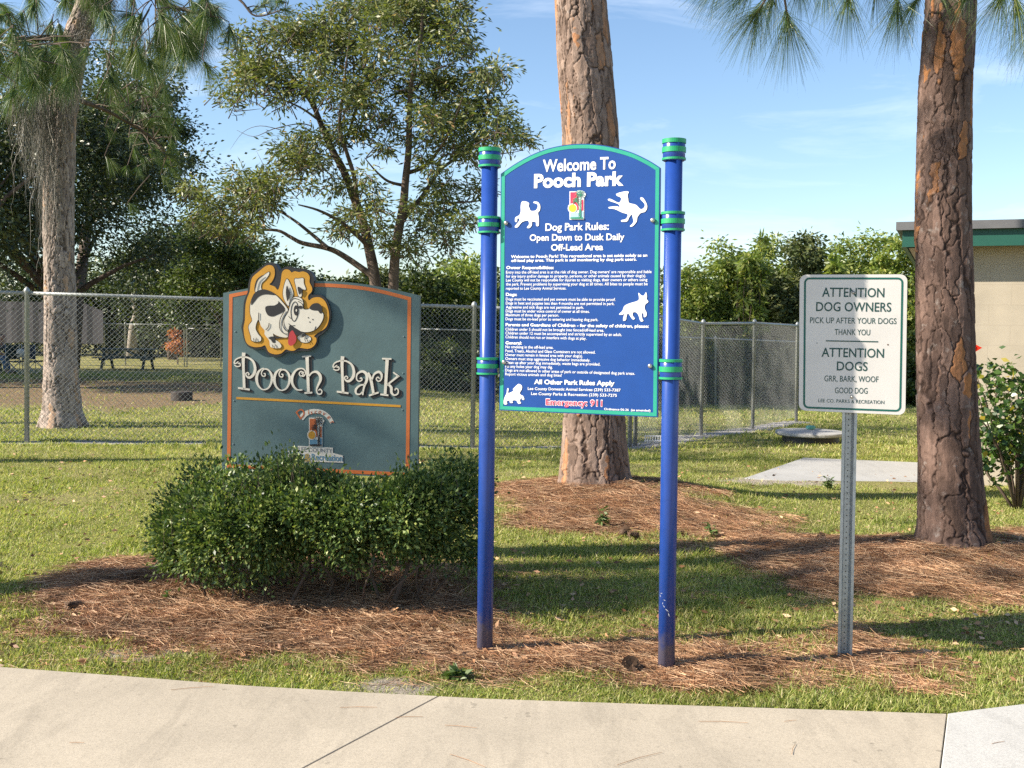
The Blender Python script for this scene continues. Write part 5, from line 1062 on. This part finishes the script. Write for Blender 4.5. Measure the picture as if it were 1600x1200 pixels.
for q in ((465, 185), (455, 1000)):
    v, f = lathe(PW.w(ZW(q), 0), PW.n, [(0, .0075), (.003, .0075), (.006, .005), (.0085, .004), (.009, .001)], 14); obj('bolt', v, f, M['bolt'], wsign, True)
for q, m in (((183, 580), M['galv']), ((737, 593), M['cone'])):
    v, f = lathe(PW.w(ZW(q), 0), PW.n, [(0, .0035), (.0008, .0033), (.001, .0005)], 12); obj('hole_disc', v, f, m, wsign)  # small discs added where the board has open holes
# U channel post with punched holes
pt_, pb_ = PW.w(ZW((462, 60)), -.004), P(1320, 1034, dw - .01); ax = (pb_ - pt_).normalized(); pbx = pb_ + ax * .3; u_ = PW.u; back = -PW.n
prof = [(-.032, .0), (-.020, .0), (-.012, .026), (.012, .026), (.020, .0), (.032, .0), (.032, .004), (.0225, .004), (.0145, .030), (-.0145, .030), (-.0225, .004), (-.032, .004)]
vs = [p + u_ * a + back * b_ for p in (pt_, pbx) for a, b_ in prof]; n = len(prof); fs = [(i, (i + 1) % n, n + (i + 1) % n, n + i) for i in range(n)]
cpst = fixn(obj('post', vs, fs, M['galv'], wsign)); mb = MB()
Lp = (pb_ - pt_).length; k = .05
while k < Lp: 
    c0 = pt_ + ax * k + back * .0255; v, f = lathe(c0, PW.n, [(0, .0027), (.0006, .0026)], 10); mb.add(v, f); k += .0254
mb.build('punched_hole', M['black'], cpst)

# ------------------------------------------------------------------ building
dW = 10.95; cw = P(1470, 700, dW); zb_ = float(zf(cw.x, dW)); fx, dr_ = P(1402, 360, 10.75).x, 10.75
root = thing('park_building', (cw.x, dW, zb_), 'beige block building with green fascia at the right edge', 'building')
z0, z1, z2 = P(1402, 385, dr_).z, P(1402, 359, dr_).z, P(1402, 346, dr_).z; ov = (cw.x - fx) * .72; xr = cw.x + 9; yf = dW - .30
MB().box(((cw.x + xr) / 2, dW + 3, (z0 + .03 + zb_ - .5) / 2), (xr - cw.x, 6, z0 + .03 - zb_ + .5)).build('wall', M['block'], root)
xl = cw.x - ov
MB().box(((xl + xr) / 2, yf + 3.5, (z1 + z2) / 2 + .012), (xr - xl - .02, 7, z2 - z1 - .02)).build('roof', M['roofing'], root)
MB().box(((xl + xr) / 2, yf + .02, (z0 + z1) / 2), (xr - xl, .04, z1 - z0)).box((xl + .02, yf + 3.5, (z0 + z1) / 2), (.04, 6.9, z1 - z0)).build('fascia', M['fascia_green'], root)
MB().box(((xl + xr) / 2 - .03, yf - .03, (z1 + z2) / 2), (xr - xl + .06, .05, z2 - z1)).box((xl - .03, yf + 3.5, (z1 + z2) / 2), (.05, 7, z2 - z1)).build('drip_edge', M['drip_edge'], root)
MB().box(((xl + xr) / 2, yf + .18, z0 + .02), (xr - xl - .1, .26, .02)).box((xl + .25, yf + 3.5, z0 + .02), (.4, 6.8, .02)).build('soffit', M['soffit'], root)
root.rotation_euler.z = -R(22)

# hibiscus against the wall
hbp = ground_hit(1590, 795); hbp.y = min(hbp.y, 9.6); hib = thing('hibiscus_bush', (hbp.x, hbp.y, float(zf(hbp.x, hbp.y))), 'loose hibiscus bush with a red bloom beside the beige wall', 'bush'); r = np.random.default_rng(91); mb = MB(); lf = []; dh = hbp.y
hb0 = Vector((hbp.x, hbp.y, float(zf(hbp.x, hbp.y))))
for (x, y) in [(1535, 690), (1520, 640), (1540, 600), (1560, 580), (1575, 610), (1590, 590), (1600, 640), (1555, 650), (1580, 660), (1530, 720), (1610, 600), (1630, 620), (1620, 680), (1525, 585), (1550, 700), (1600, 585), (1650, 650), (1640, 590)]:
    tp = P(x, y, dh + r.normal(0, .25)); md = hb0.lerp(tp, .5) + Vector((r.normal(0, .06), r.normal(0, .06), .08)); mb.tube([hb0 - Vector((0, 0, .05)), hb0.lerp(md, .6), md, md.lerp(tp, .5) + Vector((0, 0, .03)), tp], [.014, .012, .009, .006, .003], 6)
    for t0 in (md, md.lerp(tp, .4), md.lerp(tp, .7), tp, tp):
        n = r.integers(12, 24); c0 = np.array(t0) + r.normal(0, .075, (n, 3)); lf.append(leaf_mesh(c0, .07, .05, r, r.normal(size=(n, 3)), .3, .2))
mb.build('stems', M['twig'], hib, True); v, f = cat(lf); obj('leaves', v, f, M['hib'], hib)
fc = P(1517, 543, dh - .25); dirs = np.array([[math.cos(a) * .8, -.5, math.sin(a) * .6] for a in np.linspace(0, 2 * np.pi, 5, endpoint=False)])
v, f = leaf_mesh(np.repeat(np.array([tuple(fc)]), 5, 0), .07, .055, r, dirs); obj('flower', v, f, M['petal'], hib); mbf = MB().tube([hb0, P(1525, 610, dh - .2), P(1518, 546, dh - .25)], [.008, .005, .003], 5); mbf.build('stem', M['twig'], hib, True)
# ------------------------------------------------------------------ small things
lid_c = ground_hit(1266, 690); lz = lid_c.z; lid = thing('tank_lid', (lid_c.x, lid_c.y, lz), 'round grey concrete tank lid with a green knob on the lawn', 'lid'); rl = 54 * lid_c.y / F
v, f = lathe((lid_c.x, lid_c.y, lz), (0, 0, 1), [(.10, rl * .96), (.115, rl), (.14, rl), (.155, rl * .985), (.18, rl * .5), (.185, .01)], 48); obj('cover', v, f, M['concrete_pad'], lid)
v, f = lathe((lid_c.x, lid_c.y, lz - .2), (0, 0, 1), [(0, rl * .84), (.295, rl * .80)], 40); obj('shade_riser', v, f, M['black_plastic'], lid)  # coloured black to stand in for the shaded gap under the cover
v, f = lathe((lid_c.x, lid_c.y, lz + .175), (0, 0, 1), [(0, .05), (.02, .05), (.022, .07), (.055, .07), (.065, .055), (.068, .01)], 20); obj('knob', v, f, M['cap_green'], lid)
# white plastic grid piece by the fence
q = ground_hit(1022, 692); mb = MB()
for i in range(8): mb.box((q.x - .13 + i * .037, q.y, q.z + .055), (.012, .012, .10))
mb.box((q.x, q.y, q.z + .10), (.28, .016, .014)); mb.box((q.x, q.y, q.z + .03), (.28, .016, .014)); tag(mb.build('edging_grid', M['white_print'], loc=(q.x, q.y, q.z)), 'short white plastic edging grid lying by the fence corner', 'edging')
# pine cones
def cone(px, py, s, label):
    p = ground_hit(px, py); r = np.random.default_rng(px); mb = MB(); ax = Vector((math.cos(px), math.sin(px), .25)).normalized(); c0 = p + Vector((0, 0, s * .35))
    v, f = lathe(c0 - ax * s * .5, ax, [(0, s * .1), (s * .2, s * .28), (s * .6, s * .22), (s, s * .03)], 10); mb.add(v, f); x_ = ax.orthogonal().normalized(); y_ = ax.cross(x_)
    for i in range(60):
        a = i * 2.4; h = i / 60 * s; rad = s * .36 * math.sin(min(1, .25 + h / s) * math.pi * .72); d = x_ * math.cos(a) + y_ * math.sin(a); q = c0 - ax * s * .5 + ax * h
        tn = ax.cross(d); e = q + d * rad + ax * s * .06; mb.add([q + tn * s * .07, q - tn * s * .07, e - tn * s * .05, e + tn * s * .05], [(0, 1, 2, 3)])
    tag(mb.build('pine_cone', M['cone'], loc=tuple(p)), label, 'pine cone', 'fallen pine cones')
cone(975, 838, .10, 'pine cone on the straw mound in front of the middle pine'); cone(990, 842, .08, 'smaller pine cone next to the one on the mound'); cone(1062, 838, .07, 'pine cone just right of the right blue post on the mound')
cone(1283, 848, .09, 'pine cone on the straw between the white sign and the right pine'); cone(117, 955, .09, 'dark pine cone on the straw at the left'); cone(985, 1052, .11, 'flattened pine cone on the straw left of the right post base')
# weeds
def weed(px, py, h, n, label, m='weed', ls=.055):
    p = ground_hit(px, py); r = np.random.default_rng(px + 1); root = thing('weed', p, label, 'weed', 'weeds in the straw and lawn'); mb = MB(); parts = []
    for _ in range(n):
        a = r.random() * 6.28; tp = p + Vector((math.cos(a) * h * .5 * r.random(), math.sin(a) * h * .5 * r.random(), h * r.uniform(.5, 1))); mb.tube([p, tp], [.003, .0015], 4)
        k = 7; c0 = np.array(p)[None] + (np.array(tp) - np.array(p))[None] * r.uniform(.3, 1, (k, 1)); parts.append(leaf_mesh(c0, ls, ls * .38, r, r.normal(size=(k, 3)) * [1, 1, .4]))
    mb.build('stems', M[m], root); v, f = cat(parts); obj('leaves', v, f, M[m], root)
weed(945, 825, .18, 7, 'upright green weed on the straw mound left of the right post'); weed(1113, 843, .12, 5, 'green weed on the straw right of the right post', ls=.05); weed(585, 935, .10, 4, 'bright green seedling at the foot of the shrub', ls=.04)
weed(712, 1062, .05, 9, 'flat broad leaved weed by the base of the left post', ls=.06); weed(1293, 765, .12, 8, 'weed at the front edge of the concrete pad'); weed(262, 938, .07, 3, 'small seedling on the straw at the left', ls=.035)

# ------------------------------------------------------------------ dog park furniture and people
dp = 40.; c0 = P(199, 552, dp); gz = float(zf(c0.x, dp)); tb = thing('picnic_table', (c0.x, dp, gz), 'dark green picnic table standing in the shade of the dog park', 'picnic table'); Lh = 1.0
top = MB()
for i in range(5): top.box((c0.x, dp - .32 + i * .16, gz + .76), (2 * Lh, .145, .045))
top.build('table_top', M['dark_wood'], tb)
for sy in (-.68, .68):
    m = MB()
    for j in (0, 1): m.box((c0.x, dp + sy + (j - .5) * .16, gz + .45), (2 * Lh, .145, .04))
    m.build('bench', M['dark_wood'], tb)
for sx in (-.75, .75):
    m = MB().bar((c0.x + sx, dp - .75, gz + .40), (c0.x + sx, dp + .75, gz + .40), .05, .10).bar((c0.x + sx, dp - .6, gz), (c0.x + sx, dp - .22, gz + .73), .09, .05).bar((c0.x + sx, dp + .6, gz), (c0.x + sx, dp + .22, gz + .73), .09, .05); m.build('leg_frame', M['dark_wood'], tb)
    MB().bar((c0.x + sx * .95, dp - .45, gz + .42), (c0.x + sx * .08, dp - .3, gz + .73), .05, .09).build('brace', M['dark_wood'], tb)
# grey windscreen on the far fence
a, b_ = P(-40, 545, dF - .1), P(162, 541, dF - .1); zt, zl = P(100, 472, dF - .1).z, P(100, 536, dF - .1).z
mb = MB(); nseg = 24
vs = []; 
for i in range(nseg + 1):
    x = a.x + (b_.x - a.x) * i / nseg; yy = dF - .12 - .015 * math.sin(i * 1.9); vs += [(x, yy, zl + .03 * math.sin(i * .8)), (x, yy, zt - (.35 if i > nseg - 4 else 0) * (i - nseg + 4) / 4)]
sc_ = MB().add(vs, [(2 * i, 2 * i + 2, 2 * i + 3, 2 * i + 1) for i in range(nseg)]).build('windscreen', M['grey_screen'], loc=tuple(a)); sm = sc_.modifiers.new('thickness', 'SOLIDIFY'); sm.thickness = .01
tag(sc_, 'grey cloth windscreen hung on the far fence behind the left pine', 'windscreen')
q = ground_hit(284, 626); v, f = lathe((q.x, q.y, q.z - .05), (0, 0, 1), [(0, .2), (.02, .215), (.22, .215), (.24, .20), (.23, .16), (.21, .02)], 24); tag(obj('tree_stump', v, f, paint('stump_dark', (.05, .04, .035), .9, .3, 12), loc=tuple(q)), 'short dark stump standing on the dog park lawn', 'stump')
q = P(1090, 582, 29.2); gz2 = float(zf(q.x, 29.2)); bn = thing('bin', (q.x, 29.2, gz2), 'dark box bin raised on posts behind the back fence', 'bin'); MB().box((q.x, 29.2, (P(1090, 568, 29.2).z + P(1090, 596, 29.2).z) / 2), (.78, .5, .48)).build('box', M['black_plastic'], bn)
MB().box((q.x, 29.2, P(1090, 567, 29.2).z + .02), (.84, .56, .04)).build('lid', M['black_plastic'], bn); MB().bar((q.x - .3, 29.2, gz2 - .1), (q.x - .3, 29.2, gz2 + .8), .06, .06).bar((q.x + .3, 29.2, gz2 - .1), (q.x + .3, 29.2, gz2 + .8), .06, .06).build('leg', M['black_plastic'], bn)
# camp chairs
def camp_chair(x, d, rz, label, mseat):
    c = P(x, 570, d); g = float(zf(c.x, d)); root = thing('camp_chair', (c.x, d, g), label, 'camp chair', 'camp chairs at the left'); o = Vector((c.x, d, g)); Rm = Matrix.Rotation(rz, 3, 'Z'); W = lambda a, b_, h: o + Rm @ Vector((a, b_, h))
    for s in (-1, 1):
        MB().tube([W(s * .28, -.25, 0), W(-s * .26, -.22, .42)], .012, 8).build('leg', M['galv'], root, True); MB().tube([W(s * .28, .25, 0), W(-s * .26, .22, .42)], .012, 8).build('leg', M['galv'], root, True)
        MB().tube([W(s * .28, -.25, 0), W(s * .26, .26, .45)], .012, 8).build('leg', M['galv'], root, True)
        MB().tube([W(s * .28, .27, .0), W(s * .28, .30, .95)], .012, 8).build('upright', M['galv'], root, True); MB().bar(W(s * .30, -.25, .64), W(s * .30, .28, .68), .07, .02).build('armrest', mseat, root)
    v = [W(-.27, -.25, .45), W(.27, -.25, .45), W(.25, .02, .39), W(-.25, .02, .39), W(.27, .27, .43), W(-.27, .27, .43)]; e = Vector((0, 0, -.012))
    fixn(obj('seat', v + [q + e for q in v], [(0, 1, 2, 3), (3, 2, 4, 5), (6, 9, 8, 7), (9, 11, 10, 8), (0, 6, 7, 1), (5, 4, 10, 11), (1, 7, 8, 2), (2, 8, 10, 4), (0, 3, 9, 6), (3, 5, 11, 9)], mseat, root))
    v = [W(-.28, .27, .46), W(.28, .27, .46), W(.28, .31, .93), W(-.28, .31, .93), W(0, .31, .46), W(0, .35, .92)]; e = Rm @ Vector((0, .012, 0))
    fixn(obj('backrest', v + [q + e for q in v], [(0, 4, 5, 3), (4, 1, 2, 5), (6, 9, 11, 10), (10, 11, 8, 7), (0, 6, 10, 4), (4, 10, 7, 1), (3, 5, 11, 9), (5, 2, 8, 11), (0, 3, 9, 6), (1, 7, 8, 2)], mseat, root)); return root
M['camp1'] = paint('camp_cloth_green', (.02, .045, .035), .8, .2, 5); M['camp2'] = paint('camp_cloth_blue', (.035, .045, .07), .8, .2, 5)
camp_chair(31, 34.5, R(70), 'empty folding camp chair with shiny crossed legs beside the seated person', M['camp1']); camp_chair(56, 34.8, R(70), 'dark folding camp chair between fence post and left pine', M['camp2'])
q = P(32, 552, 34.3); mb = MB(); v, f = lathe((q.x, q.y, q.z - .13), (0, 0, 1), [(0, .06), (.02, .11), (.15, .12), (.25, .10), (.27, .03)], 14); tag(obj('white_bag', v, f, M['sign_white'], smooth=True, loc=tuple(q)), 'white bag lying on the nearer camp chair', 'bag')
# seated person leaning forward, at the left edge
dq = 35.0
def skin(name, chain_, mat, parent, sub=1):
    """chain_: {key: (pos, radius, parent key)} grown with a skin modifier"""
    keys = list(chain_); vs = [chain_[k][0] - OFF[parent.name] for k in keys]; es = [(keys.index(chain_[k][2]), i) for i, k in enumerate(keys) if chain_[k][2]]
    me = bpy.data.meshes.new(name); me.from_pydata([tuple(p) for p in vs], es, []); me.materials.append(mat); o = link(bpy.data.objects.new(name, me)); o.parent = parent; OFF[o.name] = OFF[parent.name]
    sm = o.modifiers.new('skin', 'SKIN'); sm.use_smooth_shade = True
    for i, k in enumerate(keys):
        s_ = me.skin_vertices[0].data[i]; s_.radius = (chain_[k][1],) * 2; s_.use_root = (i == 0)
    o.modifiers.new('smooth', 'SUBSURF').levels = sub; o.modifiers['smooth'].render_levels = sub; return o
M['skin'] = paint('skin', (.42, .22, .15), .6, .1); M['plaid'] = paint('plaid_shirt', (.05, .07, .11), .85, .5, 16); M['jeans'] = paint('blue_jeans', (.13, .22, .36), .85, .25, 9); M['shoe'] = paint('dark_shoe', (.04, .04, .045), .6, .2); M['hair'] = paint('dark_hair', (.03, .02, .015), .7, .3)
p0 = P(-14, 561, dq); gq = float(zf(p0.x, dq)); per = thing('person', (p0.x, dq, gq), 'seated person in blue jeans and plaid shirt leaning forward at the left edge', 'person')
V_ = lambda a, b_, h: Vector((p0.x + a, dq + b_, gq + h))     # a: forward (right in the picture)
C_ = {'pelvis': (V_(0, 0, .50), .14, None), 'waist': (V_(.10, 0, .66), .125, 'pelvis'), 'chest': (V_(.24, 0, .88), .14, 'waist'), 'neck': (V_(.33, 0, 1.03), .055, 'chest'), 'jaw': (V_(.39, 0, 1.10), .075, 'neck'), 'head': (V_(.40, 0, 1.19), .095, 'jaw'), 'crown': (V_(.38, 0, 1.26), .07, 'head')}
for s, n_ in ((-1, 'r'), (1, 'l')):
    C_.update({'sh' + n_: (V_(.27, s * .17, .94), .062, 'chest'), 'el' + n_: (V_(.38, s * .22, .66), .045, 'sh' + n_), 'wr' + n_: (V_(.60, s * .12, .60), .032, 'el' + n_), 'pa' + n_: (V_(.66, s * .10, .58), .034, 'wr' + n_), 'hip' + n_: (V_(.06, s * .10, .48), .105, 'pelvis'), 'kn' + n_: (V_(.46, s * .13, .50), .065, 'hip' + n_), 'an' + n_: (V_(.52, s * .13, .09), .042, 'kn' + n_), 'to' + n_: (V_(.66, s * .14, .05), .036, 'an' + n_)})
    for j in range(4): C_['f%d' % j + n_] = (V_(.72 + .005 * j, s * (.13 - .025 * j), .565), .009, 'pa' + n_); C_['g%d' % j + n_] = (V_(.745, s * (.13 - .025 * j), .54), .008, 'f%d' % j + n_)
    C_['th' + n_] = (V_(.68, s * .05, .59), .010, 'pa' + n_)
skin('body', C_, M['skin'], per)
big_ = lambda ks, gr, root: {k: (C_[k][0], C_[k][1] + gr, C_[k][2] if k != root else None) for k in ks}
skin('shirt', big_(['pelvis', 'waist', 'chest', 'shr', 'elr', 'shl', 'ell'], .018, 'pelvis'), M['plaid'], per)
skin('jeans', big_(['pelvis', 'hipr', 'knr', 'anr', 'hipl', 'knl', 'anl'], .016, 'pelvis'), M['jeans'], per)
for n_ in 'rl': skin('shoe', {'a': (C_['an' + n_][0] + Vector((-.03, 0, -.04)), .05, None), 'b': (C_['to' + n_][0] + Vector((.02, 0, 0)), .045, 'a'), 'c': (C_['to' + n_][0] + Vector((.09, 0, -.005)), .032, 'b')}, M['shoe'], per)
skin('hair', {'a': (C_['head'][0] + Vector((-.03, 0, .01)), .085, None), 'b': (C_['crown'][0] + Vector((-.01, 0, .01)), .078, 'a')}, M['hair'], per)
bch = thing('bench_seat', (p0.x, dq, gq), 'low bench under the seated person at the left edge', 'bench'); MB().box((p0.x - .1, dq, gq + .34), (.5, 1.3, .05)).build('seat', M['dark_wood'], bch)
for s in (-.5, .5): MB().box((p0.x - .1, dq + s, gq + .155), (.4, .06, .32)).build('leg', M['dark_wood'], bch)

print('VERTS', sum(len(o.data.vertices) for o in S.objects if o.type == 'MESH'), 'OBJ', len(S.objects))
for i, p in enumerate(FP): print('post', i, [round(c, 2) for c in p[0]], 'ground', round(float(zf(p[0].x, p[0].y)), 2))
